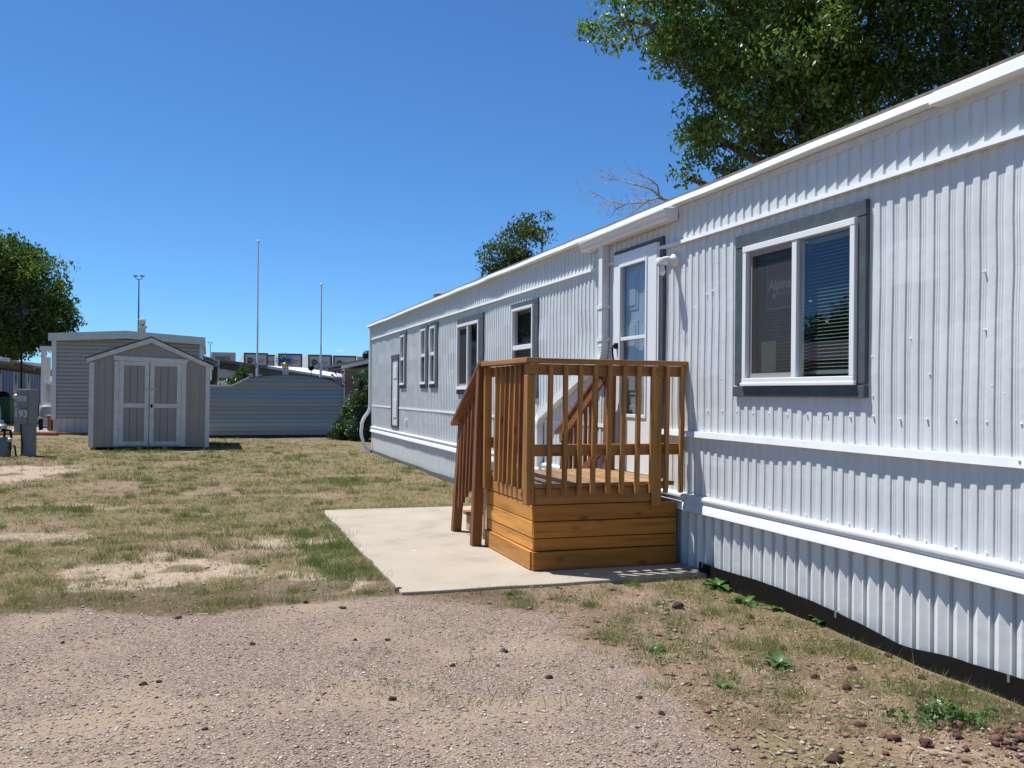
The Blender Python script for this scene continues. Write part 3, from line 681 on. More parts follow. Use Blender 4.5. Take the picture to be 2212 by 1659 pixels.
# ================================================================ WOODEN PORCH
deck = thing('wooden_porch', 'stained cedar entry porch with slatted railing and steps by the white door', 'porch', (7.5, .7, .05), True)
A0, A1, B0, B1 = 6.90, 8.20, .065, 1.32      # u range, v range
FZ = .74
q = MB(); 
for z0, z1, pr in ((.055, .200, .022), (.206, .300, .0), (.306, .434, .004), (.440, .568, .002)):
    q.box(A0-.0-pr, A0+.025, B0, B1+pr*.4, z0, z1)
q.build('front_boards', W_SKX, deck, bevel=.004)
q = MB()
for z0, z1, pr in ((.055, .200, .022), (.206, .300, .0), (.306, .434, .004), (.440, .568, .002)):
    q.box(A0+.030, A1-.01, B1-.025, B1+pr, z0, z1)
q.build('side_boards', W_SKU, deck, bevel=.004)
q = MB().box(A0-.012, A0+.028, .26, B1-.0, .574, .702); q.build('rim_board', W_RX, deck, bevel=.004)
q = MB().box(A0+.03, A1, B1-.03, B1+.006, .574, .702); q.build('rim_board', W_RU, deck, bevel=.004)
q = MB(); nb = 10
for i in range(nb):
    w_ = (B1+.015-.09)/nb; v0 = .09+i*w_
    q.box(A0-.015, A1+.02, v0+.003, v0+w_-.003, .705, FZ+random.uniform(-.001, .001))
q.build('floor', W_FL, deck, bevel=.003)
q = MB().box(A1-.04, A1, B0, B1, .06, .70); q.build('back_board', W_DX, deck)
MB().box(A0+.1, A1-.1, B0+.02, B1-.1, .06, .5).build('dark_fill', M_DARK, deck)  # solid near-black block stands in for the shade under the floor
# corner post, second post
def post(u0, u1, v0, v1, z0, z1, m, lean=(0, 0)):
    q = MB(); q.hexa([(u0, v0, z0), (u1, v0, z0), (u1, v1, z0), (u0, v1, z0)]+[(a+lean[0], c+lean[1], z1) for a, c in ((u0, v0), (u1, v0), (u1, v1), (u0, v1))])
    return q.build('post', m, deck, bevel=.005)
post(A0-.03, A0+.058, B1+.007, B1+.075, .575, 1.60, W_PZ)
q = MB().box(A0-.032, A0+.05, B1-.02, B1+.070, 1.605, 1.688); q.build('post_block', W_RX, deck, bevel=.003)
post(A0-.038, A0-.0125, .222, .31, .54, 1.60, W_PZ)
post(A1-.16, A1-.09, B1+.007, B1+.072, .59, 1.69, W_PZ)
# rails
q = MB().box(A0-.026, A0+.012, .04, B1-.022, 1.602, 1.688); q.build('top_rail', W_RX, deck, bevel=.004)
q = MB().box(A0-.025, A0+.013, .045, B1+.05, .958, 1.050); q.build('mid_rail', W_RX, deck, bevel=.004)
q = MB().box(A0+.06, A1-.0, B1-.03, B1+.005, 1.602, 1.688); q.build('top_rail', W_RU, deck, bevel=.004)
q = MB().box(A0+.06, A1-.0, B1-.03, B1+.005, .958, 1.050); q.build('mid_rail', W_RU, deck, bevel=.004)
q = MB().hexa([(A0-.075, 0.0, 1.694), (A0+.06, 0.0, 1.694), (A0+.06, B1-.03, 1.694), (A0-.075, B1-.03, 1.694), (A0-.075, 0.0, 1.731), (A0+.06, 0.0, 1.731), (A0+.06, B1-.03, 1.733), (A0-.075, B1-.03, 1.733)])
q.build('rail_cap', W_RX, deck, bevel=.004)
q = MB().box(A0-.08, A1+.05, B1-.027, B1+.10, 1.697, 1.737); q.build('rail_cap', W_RU, deck, bevel=.004)
def baluster(name, top, bot, w, m, par=deck):
    """square picket with a bevelled foot, sides facing along u and v"""
    q = MB(); h = w/2; (a, c, z1), (d, e, z0) = top, bot
    cz = .04
    ring = lambda x, y, z: [(x-h, y-h, z), (x+h, y-h, z), (x+h, y+h, z), (x-h, y+h, z)]
    q.hexa([(d-h*.4, e-h, z0), (d+h, e-h, z0), (d+h, e+h, z0), (d-h*.4, e+h, z0)]+ring(d, e, z0+cz)); 
    q.v += ring(a, c, z1); q.f += [(4, 5, 9, 8), (5, 6, 10, 9), (6, 7, 11, 10), (7, 4, 8, 11), (8, 9, 10, 11)]; q.c += [None]*5
    return q.build(name, m, par, bevel=.003)
bt = [1.192, 1.066, .937, .808, .684, .553, .426, .295, .165, .031]; bb = [1.214, 1.081, .957, .84, .705, .586, .448, .317, .185, .046]
for a, c in zip(bt, bb):
    baluster('baluster', (A0-.045, a+.012, 1.688), (A0-.046, c+.002, .645+random.uniform(-.004, .004)), .036, W_PZ)
sb = [7.81, 7.666, 7.527, 7.40, 7.268, 7.144, 7.019]
for i, a in enumerate(sb):
    baluster('baluster', (a, B1+.026, 1.688), (a+random.uniform(.03, .07), B1+.027, .675+random.uniform(-.006, .006)), .038, (W_PZ, W_DZ)[i in (2, 5)])
# stairs: outer and inner stringers, treads, posts, handrails
for v0 in (1.20, .66, .18):
    q = MB(); prof_ = [(A1+.002, .05), (9.20, .05), (9.20, .20), (8.92, .20), (8.92, .36), (8.62, .36), (8.62, .54), (A1+.002, .54)]
    q.prism(prof_, lambda x, y, t: (x, t, y), v0, v0+.04); q.build('stringer', W_ST, deck)
for u_, z_ in ((8.205, .545), (8.60, .375), (8.90, .21)):
    q = MB()
    for k in range(2): q.box(u_+.005+k*.165, u_+.16+k*.165, .12, 1.27, z_, z_+.038)
    q.build('tread', W_DX, deck, bevel=.004)
def dpost(ub, vb, zb, ut, vt, zt, w=.09):
    q = MB(); h = w/2
    q.hexa([(ub-h, vb-h, zb), (ub+h, vb-h, zb), (ub+h, vb+h, zb), (ub-h, vb+h, zb), (ut-h, vt-h, zt), (ut+h, vt-h, zt), (ut+h, vt+h, zt), (ut-h, vt+h, zt)]); return q.build('post', W_DZ, deck, bevel=.005)
dpost(8.20, 1.425, .05, 8.165, 1.385, 1.70); dpost(9.12, 1.37, .05, 9.02, 1.33, 1.14)
dpost(8.08, .16, .06, 8.06, .15, 1.69); dpost(9.20, .20, .06, 9.10, .17, 1.05)
def rail(v, ub, zb, ut, zt, w, h, name='handrail'):
    return MB().bar((ub, v, zb), (ut, v, zt), w, h).build(name, W_DU, deck, bevel=.004)
rail(1.385, 9.13, 1.135, 8.10, 1.735, .10, .036); rail(1.345, 9.02, 1.10, 8.16, 1.61, .03, .085, 'stair_rail'); rail(1.345, 9.12, .44, 8.2, .97, .03, .085, 'stair_rail')
rail(.20, 9.30, 1.035, 8.06, 1.69, .09, .036); rail(.215, 9.18, .97, 8.10, 1.585, .03, .085, 'stair_rail'); rail(.215, 9.2, .35, 8.1, .93, .03, .085, 'stair_rail')
for k in range(6):
    t = (k+.6)/6.6; uu = 8.18+.86*t; zt = 1.62-.52*t; zb = .70-.47*t
    baluster('stair_baluster', (uu, 1.365, zt), (uu+.02, 1.385, zb), .034, W_DZ)
    baluster('stair_baluster', (uu+.05, .185, zt+.02), (uu+.06, .19, zb+.02), .034, W_DZ)

# ================================================================ YARD AND NEIGHBOURS
def z1(x, y): return x/3.918, 627.35+y/3.918       # readings taken on enlargements of the photo
def z2(x, y): return 376.4+x/4.897, 690.1+y/4.897
def z3(x, y): return x/5.29, 721.5+y/5.29
def pt(zf, x, y, Y): return at(*zf(x, y), Y)
def lapped(mb, x0, x1, z0, z1_, y, n, lip=.014, tints=None, top=None, gap=.032):
    """horizontal lap boards facing -y; top(x) may cut the upper outline"""
    h = (z1_-z0)/n
    for i in range(n):
        a, c = z0+i*h+gap, z0+(i+1)*h
        mb.box(x0+.001, x1-.001, y+.04, y+.05, a-gap, a)
        mb.hexa([(x0, y-lip, a), (x1, y-lip, a), (x1, y+.03, a), (x0, y+.03, a), (x0, y-.002, c-.001), (x1, y-.002, c-.001), (x1, y+.03, c-.001), (x0, y+.03, c-.001)], tints[i] if tints else None)
# ---- shed
SP = PL(z1, at(*z1(1260, 1345), 23.0).x, 23.0, LOT); SY = 0.0; k = 23.0/2000/3.918
shed = lot_thing('garden_shed', 'grey wooden garden shed with white trim and closed double doors on the lawn', 'shed', SP, roll=math.radians(.45))
sx = lambda x: SP(x, 1000).x
sz = lambda y: (1345-y)*k+.03
M_SHED = siding_mat('shed_grey', (.33, .285, .235), .12); M_SHEDW = paint('shed_white', (.63, .61, .555), .6, .16, 9, .15)
xl, xr, pk = sx(748), sx(1770), sx(1270); ze = sz(625); zp = sz(420); D_ = 2.9
q = MB()
G = [sx(v) for v in (820, 880, 945, 1180, 1265, 1350, 1600, 1690)]
xs = [xl]+[sx(v) for v in (823, 882, 945, 1090, 1180, 1265, 1350, 1450, 1603, 1685)]+[xr]
def zroof(x): return zp-(zp-ze)*abs(x-pk)/((pk-xl) if x < pk else (xr-pk))-.02
for a, c in zip(xs, xs[1:]):
    parts = [(a+.004, c-.004)] if not (a < pk < c) else [(a+.004, pk), (pk, c-.004)]
    for e, f in parts: q.hexa([(e, SY-.012, sz(1338)), (f, SY-.012, sz(1338)), (f, SY+.02, sz(1338)), (e, SY+.02, sz(1338)), (e, SY-.012, zroof(e)), (f, SY-.012, zroof(f)), (f, SY+.02, zroof(f)), (e, SY+.02, zroof(e))])
q.box(xl, xr, SY+.0, SY+.03, sz(1338), ze-.1).box(xl, xl+.03, SY+.03, SY+D_, sz(1338), ze).box(xr-.03, xr, SY+.03, SY+D_, sz(1338), ze).box(xl, xr, SY+D_-.03, SY+D_, sz(1338), ze)
q.build('wall', M_SHED, shed)
MB().box(xl, xl+.115, SY-.035, SY-.013, sz(1340), ze-.02).build('corner_trim', M_SHEDW, shed, bevel=.003); MB().box(xr-.105, xr, SY-.035, SY-.013, sz(1340), ze-.05).build('corner_trim', M_SHEDW, shed, bevel=.003)
q = MB(); ov = .06; el, er = sx(727), sx(1797); zl, zr_ = sz(600), sz(640)
for e, z_ in ((el, zl), (er, zr_)):
    th = .13
    q.hexa([(e, SY-.075, z_-.0), (pk, SY-.075, zp+.02), (pk, SY-.045, zp+.02), (e, SY-.045, z_), (e, SY-.075, z_-th*.78), (pk, SY-.075, zp+.02-th), (pk, SY-.045, zp+.02-th), (e, SY-.045, z_-th*.78)])
q.build('fascia', M_SHEDW, shed)
q = MB()
for e, z_ in ((el-.03, zl-.012), (er+.03, zr_-.012)):
    q.hexa([(e, SY-.10, z_+.004), (pk, SY-.10, zp+.024), (pk, SY+D_+.1, zp+.024), (e, SY+D_+.1, z_+.004), (e, SY-.10, z_+.03), (pk, SY-.10, zp+.05), (pk, SY+D_+.1, zp+.05), (e, SY+D_+.1, z_+.03)])
q.build('roof', paint('shingle_dark', (.05, .045, .045), .85, .35, 14, .5), shed)
q = MB(); q.box(sx(962), sx(1002), SY-.04, SY-.0125, sz(1333), sz(618)).box(sx(1531), sx(1569), SY-.04, SY-.0125, sz(1333), sz(618))
q.prism([(sx(945), sz(572)), (sx(1590), sz(590)), (sx(1568), sz(624)), (sx(965), sz(612))], lambda x, y, t: (x, t, y), SY-.045, SY-.0125)
q.build('door_trim', M_SHEDW, shed, bevel=.003)
for a, c in ((1004, 1256), (1263, 1529)):
    q = MB().box(sx(a+36), sx(c-36), SY-.022, SY-.013, sz(1292), sz(652))
    for g in (a+85, a+150):
        pass
    d_ = q.build('door', M_SHED, shed)
    q = MB().box(sx(a), sx(a+38), SY-.043, SY-.0135, sz(1325), sz(616)).box(sx(c-37), sx(c), SY-.043, SY-.0135, sz(1325), sz(616))
    for y0, y1 in ((618, 652), (970, 1006), (1290, 1324)): q.box(sx(a+38), sx(c-37), SY-.041, SY-.0135, sz(y1), sz(y0))
    q.build('door_frame', M_SHEDW, shed, d_, bevel=.003)
    q = MB()
    for g in (a+88, a+150): q.box(sx(g), sx(g)+.012, SY-.0235, SY-.0225, sz(1290), sz(1008)).box(sx(g), sx(g)+.012, SY-.0235, SY-.0225, sz(968), sz(654))
    q.build('groove', paint('groove_%d' % a, (.11, .095, .09), .8), shed, d_)
    if a > 1100:
        q = MB(); q.lathe((sx(1280), SY-.043, sz(990)), [(.03, 0), (.03, -.012), (.02, -.016), (.02, -.05), (.012, -.055)], 12, 'y'); q.box(sx(1276), sx(1284), SY-.06, SY-.043, sz(1006), sz(975)); q.build('handle', M_BLACK, shed, d_)
q = MB().box(sx(1226), sx(1308), SY-.052, SY-.043, sz(857), sz(842)).box(sx(1298), sx(1312), SY-.056, SY-.052, sz(862), sz(838)); q.build('hasp', M_METAL, shed)
for y0, y1 in ((650, 690), (985, 1010), (1290, 1320)):
    MB().box(sx(996), sx(1006), SY-.047, SY-.043, sz(y1), sz(y0)).build('hinge', M_SHEDW, shed); MB().box(sx(1527), sx(1537), SY-.047, SY-.043, sz(y1), sz(y0)).build('hinge', M_SHEDW, shed)
q = MB()
for xx in (xl+.05, pk-.3, pk+.3, xr-.15): q.box(xx, xx+.1, SY+.0, SY+D_, -.05, sz(1338)-.004)
q.build('skids', W_ST, shed)
# ---- neighbour's home behind the shed
NG = PL(z1, at(*z1(1080, 1215), 30.9).x, 30.9, LOT); NY = 0.0
nh = lot_thing('neighbour_home', 'pale grey clapboard mobile home gable end with white fascia, behind the shed', 'mobile home', NG)
x0, x1 = NG(440, 1000).x, NG(1715, 1000).x; zb, zt = NG(700, 1080).z, NG(600, 420).z
q = MB(); lapped(q, x0, x1, zb, zt+.06, NY, 21, .022); q.box(x0+.02, x1-.02, NY+.055, NY+14, .02, zt); q.build('wall', siding_mat('lap_grey', (.47, .415, .355), .06), nh)
q = MB()
for i in range(22):
    a = x0+.03+(x1-x0-.06)*i/22; q.box(a+.006, a+(x1-x0)/22-.006, NY+.005, NY+.03, 0, zb-.01)
q.build('skirting', paint('skirt_cream', (.64, .565, .49), .7, .12), nh)
MB().box(x0-.02, x0+.12, NY-.05, NY-.025, zb-.05, zt).build('corner_trim', M_TRIM, nh); MB().box(x1-.12, x1+.0, NY-.05, NY-.025, zb-.05, zt).build('corner_trim', M_TRIM, nh)
zl, zr_, zp_ = NG(420, 368).z, NG(1735, 405).z, NG(1080, 348).z; xp = NG(1080, 348).x; xa, xb = NG(420, 368).x, NG(1737, 405).x
q = MB()
for e, z_ in ((xa, zl), (xb, zr_)):
    q.hexa([(e, NY-.30, z_-.24), (xp, NY-.30, zp_-.25), (xp, NY-.27, zp_-.25), (e, NY-.27, z_-.24), (e, NY-.30, z_), (xp, NY-.30, zp_), (xp, NY-.27, zp_), (e, NY-.27, z_)])
    q.hexa([(e, NY-.31, z_-.10), (xp, NY-.31, zp_-.11), (xp, NY-.301, zp_-.11), (e, NY-.301, z_-.10), (e, NY-.31, z_+.01), (xp, NY-.31, zp_+.01), (xp, NY-.301, zp_+.01), (e, NY-.301, z_+.01)])
q.build('fascia', paint('fascia_grey', (.60, .64, .58), .45, .12, 6), nh)
q = MB()
for e, z_ in ((xa, zl), (xb, zr_)):
    q.hexa([(e, NY-.27, z_-.05), (xp, NY-.27, zp_-.05), (xp, NY+14, zp_-.05), (e, NY+14, z_-.05), (e, NY-.27, z_-.002), (xp, NY-.27, zp_-.002), (xp, NY+14, zp_-.002), (e, NY+14, z_-.002)])
q.build('roof', M_TRIM, nh)
wp = at(307, 718, 33.6); c = Vector((*NG.inv(wp.x, wp.y), wp.z)); NYc = c.y; q = MB().box(c.x-.115, c.x+.115, NYc-.115, NYc+.115, c.z-.7, c.z+.16); q.box(c.x-.16, c.x+.16, NYc-.16, NYc+.16, c.z+.16, c.z+.24); ch = q.build('chimney', paint('flue_grey', (.24, .245, .225), .7, .2), nh)
q = MB().lathe((c.x, NYc, c.z+.24), [(.07, 0), (.085, .05), (.115, .06), (.115, .20), (.125, .21), (.17, .225), (.05, .26)], 16); q.build('cap', paint('flue_cap', (.30, .30, .27), .55, .25, 12), nh, ch)
a = NG(975, 512); q = MB().lathe((a.x, NY-.02, a.z-.07), [(.10, 0), (.10, -.05), (.16, -.10), (.16, -.13)], 12, 'y'); q.box(a.x-.16, a.x+.12, NY-.16, NY-.02, a.z-.02, a.z+.05); q.build('porch_light', M_VINYL, nh)
# side porch of that home
pr = thing('side_porch', 'white railed side porch with lattice skirt against the grey clapboard home', 'porch', (pt(z3, 520, 1060, 33).x, 33, 0))
for nm, a, c, y0, y1, Y in (('post', 480, 515, 190, 860, 33), ('post', 535, 565, 265, 870, 34.5)):
    p0, p1 = pt(z3, a, y1, Y), pt(z3, c, y0, Y); MB().box(p0.x, p1.x, Y-.1, Y+.1, p0.z, p1.z).build(nm, M_TRIM, pr)
q = MB(); p0, p1 = pt(z3, 515, 600, 33.2), pt(z3, 600, 560, 33.2); q.box(p0.x, p1.x, 33.1, 33.3, p1.z-.06, p1.z)
p2 = pt(z3, 515, 800, 33.2); q.box(p0.x, p1.x, 33.15, 33.25, p2.z, p2.z+.07)
for i in range(5): xx = p0.x+(p1.x-p0.x)*(i+.35)/5; q.box(xx, xx+.07, 33.18, 33.22, p2.z, p1.z-.06)
q.build('railing', M_TRIM, pr)
q = MB(); p0, p1 = pt(z3, 470, 190, 33), pt(z3, 600, 180, 33); q.box(p0.x, p1.x, 32.9, 36, p0.z, p0.z+.16); q.build('roof', M_TRIM, pr)
q = MB(); p0, p1 = pt(z3, 475, 1062, 32.6), pt(z3, 580, 965, 32.6)
for i in range(9):
    xx = p0.x+(p1.x-p0.x)*i/8-.2
    q.bar((xx, 32.6, p0.z), (xx+.36, 32.6, p1.z), .035, .01, (0, 1, 0)); q.bar((xx+.36, 32.62, p0.z), (xx, 32.62, p1.z), .035, .01, (0, 1, 0))
q.build('lattice', M_TRIM, pr)
MB().box(p0.x-.1, p1.x+.2, 32.55, 35, p1.z-.02, p1.z+.08).build('deck_floor', M_TRIM, pr)
t = pt(z3, 525, 915, 32.0); tk = thing('propane_tank', 'pale grey rounded tank standing in front of the white lattice', 'tank', (t.x, 32, 0))
q = MB().lathe((t.x, 32, 0), [(.03, .46), (.13, .49), (.20, .54), (.215, .60), (.215, .80), (.19, .87), (.1, .91), (.05, .93)], 18); q.build('tank_body', paint('tank_grey', (.26, .28, .29), .4, .08), tk, smooth=True)
q = MB(); q.box(t.x-.2, t.x-.15, 31.9, 32.1, 0, .45).box(t.x+.15, t.x+.2, 31.9, 32.1, 0, .45).box(t.x-.17, t.x+.17, 31.97, 32.03, .12, .16); q.build('stand', M_BLACK, tk)
q = MB(); a, c = pt(z3, 550, 1100, 31.4), pt(z3, 574, 925, 31.4); bp = thing('wooden_post', 'short brown post beside the grey clapboard home corner', 'post', (a.x, 31.4, 0))
q.box(a.x, c.x, 31.35, 31.45, 0, c.z-.03); q.build('shaft', W_DZ, bp); MB().box(a.x-.04, c.x+.02, 31.3, 31.5, c.z-.03, c.z).build('cap', M_TRIM, bp)
for i in range(9):                                   # scalloped red edging bricks
    a = pt(z3, 425+i*27, 1118, 29.3)
    tag(MB().lathe((a.x, 29.3, -.04), [(.072, 0), (.072, .10), (.06, .14), (.03, .165), (.005, .17)], 10).build('edging_brick', MATS.get('brick_red') or paint('brick_red', (.32, .10, .065), .8, .25, 20), None), 'scalloped red brick set in the bed edge below the pale grey home', 'brick', 'red scalloped bricks along the bed')
q = MB().bar(NG.w((x0-1.6, -.5, .01)), NG.w((x1, -.5, .01)), .1, .12); bt_ = tag(q.build('landscape_timber', W_RX, None), 'weathered timber edging the bed below the grey clapboard home', 'timber')
# pale river stones in the bed on the left
def stone_mesh(name, P, sizes, cols, flat=.6, seed=1):
    r = np.random.default_rng(seed); n = len(P)
    base = np.array([(1, 0, 0), (0, 1, 0), (-1, 0, 0), (0, -1, 0), (0, 0, 1), (0, 0, -1)], float)
    f = np.array([(0, 1, 4), (1, 2, 4), (2, 3, 4), (3, 0, 4), (1, 0, 5), (2, 1, 5), (3, 2, 5), (0, 3, 5)])
    a = r.random(n)*6.28; V = base[None]*(1+(r.random((n, 6, 1))-.5)*.7)
    V[..., 2] *= flat; V[..., 0] *= (1+r.random((n, 1))*.5)
    V[..., 2] += (V[..., 0]*(r.random((n, 1))-.5)*.5)
    ca, sa = np.cos(a)[:, None], np.sin(a)[:, None]
    X = V[..., 0]*ca-V[..., 1]*sa; Yv = V[..., 0]*sa+V[..., 1]*ca
    V = np.stack([X, Yv, V[..., 2]], -1)*np.asarray(sizes)[:, None, None]+np.asarray(P)[:, None]
    Fs = f[None]+(np.arange(n)*6)[:, None, None]
    return np_mesh(name, V.reshape(-1, 3), Fs.reshape(-1, 3), M_STONE, tint=np.repeat(cols, 8, 0))
def palette(n, cols, w, r, var=.2):
    c = np.array(cols)[r.choice(len(cols), n, p=np.array(w)/sum(w))]; return c*(1+(r.random((n, 1))-.5)*2*var)
r = np.random.default_rng(5); n = 900
X = r.uniform(-18, -13.6, n); Yv = r.uniform(31, 37, n)
stuff(stone_mesh('river_stones', np.stack([X, Yv, gz(X, Yv)+.02], 1), r.uniform(.05, .14, n), palette(n, [(.45, .42, .38), (.3, .27, .25), (.55, .5, .46)], [3, 2, 2], r)))
# ---- meter pedestals, gas meter, bin, lamp post
PY = 20.2
P3 = lambda x, y, Y=PY: pt(z3, x, y, Y)
ped = thing('meter_pedestal', 'grey utility pedestal stencilled 193 standing on bare soil', 'utility pedestal', (P3(300, 1395).x, PY, 0))
M_PED = paint('pedestal_grey', (.19, .20, .195), .45, .1, 6); M_PED2 = paint('pedestal_pale', (.235, .235, .215), .5, .12, 6)
a, c = P3(234, 1400), P3(366, 1010); MB().box(a.x, c.x, PY, PY+.2, -.05, c.z).build('post', M_PED, ped, bevel=.006)
a, c = P3(219, 1020), P3(378, 630); MB().box(a.x, c.x, PY-.10, PY+.22, a.z, c.z).build('meter_box', M_PED2, ped, bevel=.008)
a, c = P3(222, 850), P3(348, 640); MB().box(a.x, c.x, PY-.125, PY-.10, a.z, c.z).build('upper_door', M_PED, ped, bevel=.004)
a, c = P3(215, 1022), P3(343, 852); MB().box(a.x, c.x, PY-.15, PY-.10, a.z, c.z).build('lower_door', M_PED, ped, bevel=.005)
o = P3(279, 912); MB().text('193', .205, (o.x, PY-.152, o.z), (1, 0, 0), (0, 0, 1), .003).build('number', paint('stencil_white', (.62, .62, .62), .6, .2, 30), ped)
a, c = P3(230, 768), P3(298, 705); MB().box(a.x, c.x, PY-.128, PY-.1255, a.z, c.z).build('sticker', paint('sticker_green', (.30, .42, .33), .5, .1), ped)
a, c = P3(302, 770), P3(338, 708); MB().box(a.x, c.x, PY-.128, PY-.1255, a.z, c.z).build('sticker', M_PAPER, ped)
a = P3(240, 1030); q = MB().tube([(a.x, PY-.02, a.z), (a.x+.01, PY-.02, .5), (a.x+.05, PY-.03, .2), (a.x+.05, PY-.05, .05), (a.x, PY-.1, -.02)], .012, 6); q.build('cable', M_BLACK, ped)
P4 = lambda x, y: pt(z3, x, y, 31.0)
ped2 = thing('meter_pedestal', 'pale grey meter pedestal with round glass meter beside the green bin', 'utility pedestal', (P4(190, 1120).x, 31, 0))
a, c = P4(157, 1122), P4(224, 662); MB().box(a.x, c.x, 31, 31.25, -.05, c.z).build('post', M_PED2, ped2, bevel=.008)
o = P4(193, 718); MB().lathe((o.x, 31.0, o.z), [(.10, 0), (.10, -.05), (.085, -.10), (.05, -.13), (.01, -.135)], 18, 'y').build('meter', M_METAL, ped2, smooth=True)
a, c = P4(165, 825), P4(215, 780); MB().box(a.x, c.x, 30.975, 30.998, a.z, c.z).build('plate', M_PAPER, ped2)
BY = 39; P5 = lambda x, y: pt(z3, x, y, BY)
bn = thing('wheeled_bin', 'dark green wheeled rubbish bin beside the pale meter pedestal', 'rubbish bin', (P5(100, 1020).x, BY, 0))
a, c = P5(48, 1018), P5(165, 712); w_ = (c.x-a.x)/2; mx = (a.x+c.x)/2; M_BIN = paint('bin_green', (.005, .075, .03), .4, .15)
q = MB().hexa([(mx-w_*.82, BY-.28, .06), (mx+w_*.82, BY-.28, .06), (mx+w_*.82, BY+.28, .06), (mx-w_*.82, BY+.28, .06), (mx-w_, BY-.36, 1.05), (mx+w_, BY-.36, 1.05), (mx+w_, BY+.36, 1.05), (mx-w_, BY+.36, 1.05)]); q.build('bin_body', M_BIN, bn, bevel=.02)
q = MB().hexa([(mx-w_-.02, BY-.40, 1.052), (mx+w_+.02, BY-.40, 1.052), (mx+w_+.02, BY+.38, 1.052), (mx-w_-.02, BY+.38, 1.052), (mx-w_*.9, BY-.3, 1.13), (mx+w_*.9, BY-.3, 1.13), (mx+w_*.9, BY+.38, 1.15), (mx-w_*.9, BY+.38, 1.15)]); q.build('lid', paint('bin_lid', (.02, .13, .07), .35, .1), bn, bevel=.015)
for s_ in (-1, 1): MB().lathe((mx+s_*w_*.8, BY+.25, .12), [(.12, -.03), (.12, .03)], 14, 'x').build('wheel', M_BLACK, bn)
LY = 36; a = at(47, 700, LY); lp = thing('lamp_post', 'black lamp post with a box lantern rising in front of the leafy tree', 'lamp post', (a.x, LY, 0))
zt_ = at(47, 690, LY).z; MB().lathe((a.x, LY, 0), [(.09, 0), (.085, .5), (.045, .6), (.034, zt_)], 10).build('pole', M_BLACK, lp)
p0, p1 = pt(z1, 157, 195, LY), pt(z1, 212, 158, LY); q = MB().box(p0.x, p1.x, LY-.25, LY+.25, p0.z, p1.z);  q.lathe((a.x, LY, zt_-.02), [(.05, 0), (.06, p0.z-zt_+.02)], 8); q.build('lantern', M_BLACK, lp)
# gas meter
GY = 20.0; GP = lambda x, y: at(x/9.8, (1330+y/6.146)/1.594, GY)
gm = thing('gas_meter', 'grey gas meter with pipes at the left edge beside the pedestal', 'gas meter', (GP(100, 1560).x, GY, 0))
a, c = GP(-40, 1530), GP(222, 1080); mx = (a.x+c.x)/2; hw_ = (c.x-a.x)/2
q = MB().lathe((mx, GY, a.z), [(hw_*.75, 0), (hw_*.95, .05), (hw_, .12), (hw_, c.z-a.z-.08), (hw_*.85, c.z-a.z-.02), (hw_*.4, c.z-a.z)], 20); q.build('meter_body', paint('gas_grey', (.15, .155, .16), .45, .2, 8), gm, smooth=True)
q = MB(); o = GP(225, 1135); q.lathe((o.x, GY-.05, o.z-.05), [(.03, 0), (.055, .02), (.055, .08), (.03, .1)], 12); q.tube([(o.x-.1, GY-.05, o.z), (o.x, GY-.05, o.z)], .035, 10); q.build('fitting', M_METAL, gm, smooth=True); q = MB()
o2 = GP(20, 800); q.lathe((o2.x, GY, o2.z-.12), [(.05, 0), (.12, .03), (.12, .09), (.06, .14), (.05, .2)], 16); q.build('regulator', M_METAL, gm, smooth=True)
q = MB(); p = lambda x, y, d=0: (GP(x, y).x, GY+d, GP(x, y).z)
q.tube([p(250, 1150, -.05), p(255, 1350, -.05)], .018, 8); q.tube([p(280, 1260), p(310, 1260), p(345, 1520)], .02, 8); q.tube([p(205, 1370), p(205, 1550)], .02, 8)
q.tube([p(30, 930), p(120, 930), p(215, 930), p(240, 1090)], .028, 8); q.tube([p(100, 930), p(90, 1080)], .025, 8); q.tube([p(20, 1590, -.1), p(380, 1575, -.1)], .022, 8); q.tube([p(5, 1190, -.3), p(5, 1600, -.3)], .02, 8)
q.build('pipes', M_BLACK, gm, smooth=True)
# ---- blue home, carport, and dark things far left
q = MB(); bh = thing('neighbour_home', 'blue mobile home with thin white battens under the carport at the left edge', 'mobile home', (-24, 46, 0))
A, B = at(-30, 800, 41), at(90, 800, 50); A.z = B.z = 0; dr_ = (B-A).normalized(); nr_ = Vector((dr_.y, -dr_.x, 0)); Ln = (B-A).length
M_BLUE = paint('home_blue', (.06, .10, .17), .5, .1)
def wb(s, z, o=0): return A+dr_*s+nr_*o+Vector((0, 0, z))
zt0 = pt(z3, 250, 345, 45).z
q.hexa([wb(0, .65), wb(Ln, .65), wb(Ln, .65, -4), wb(0, .65, -4), wb(0, zt0), wb(Ln, zt0), wb(Ln, zt0, -4), wb(0, zt0, -4)]); q.build('wall', M_BLUE, bh)
q = MB()
for i in range(19): s_ = Ln*(i+.3)/19; q.hexa([wb(s_, .65, .03), wb(s_+.045, .65, .03), wb(s_+.045, .65, .001), wb(s_, .65, .001), wb(s_, zt0, .03), wb(s_+.045, zt0, .03), wb(s_+.045, zt0, .001), wb(s_, zt0, .001)])
q.build('battens', paint('batten_white', (.45, .5, .55), .5), bh)
q = MB().hexa([wb(-.2, zt0, .2), wb(Ln+.2, zt0, .2), wb(Ln+.2, zt0, -4.2), wb(-.2, zt0, -4.2), wb(-.2, zt0+.16, .2), wb(Ln+.2, zt0+.16, .2), wb(Ln+.2, zt0+.1, -4.2), wb(-.2, zt0+.1, -4.2)]); q.build('roof', M_TRIM, bh)
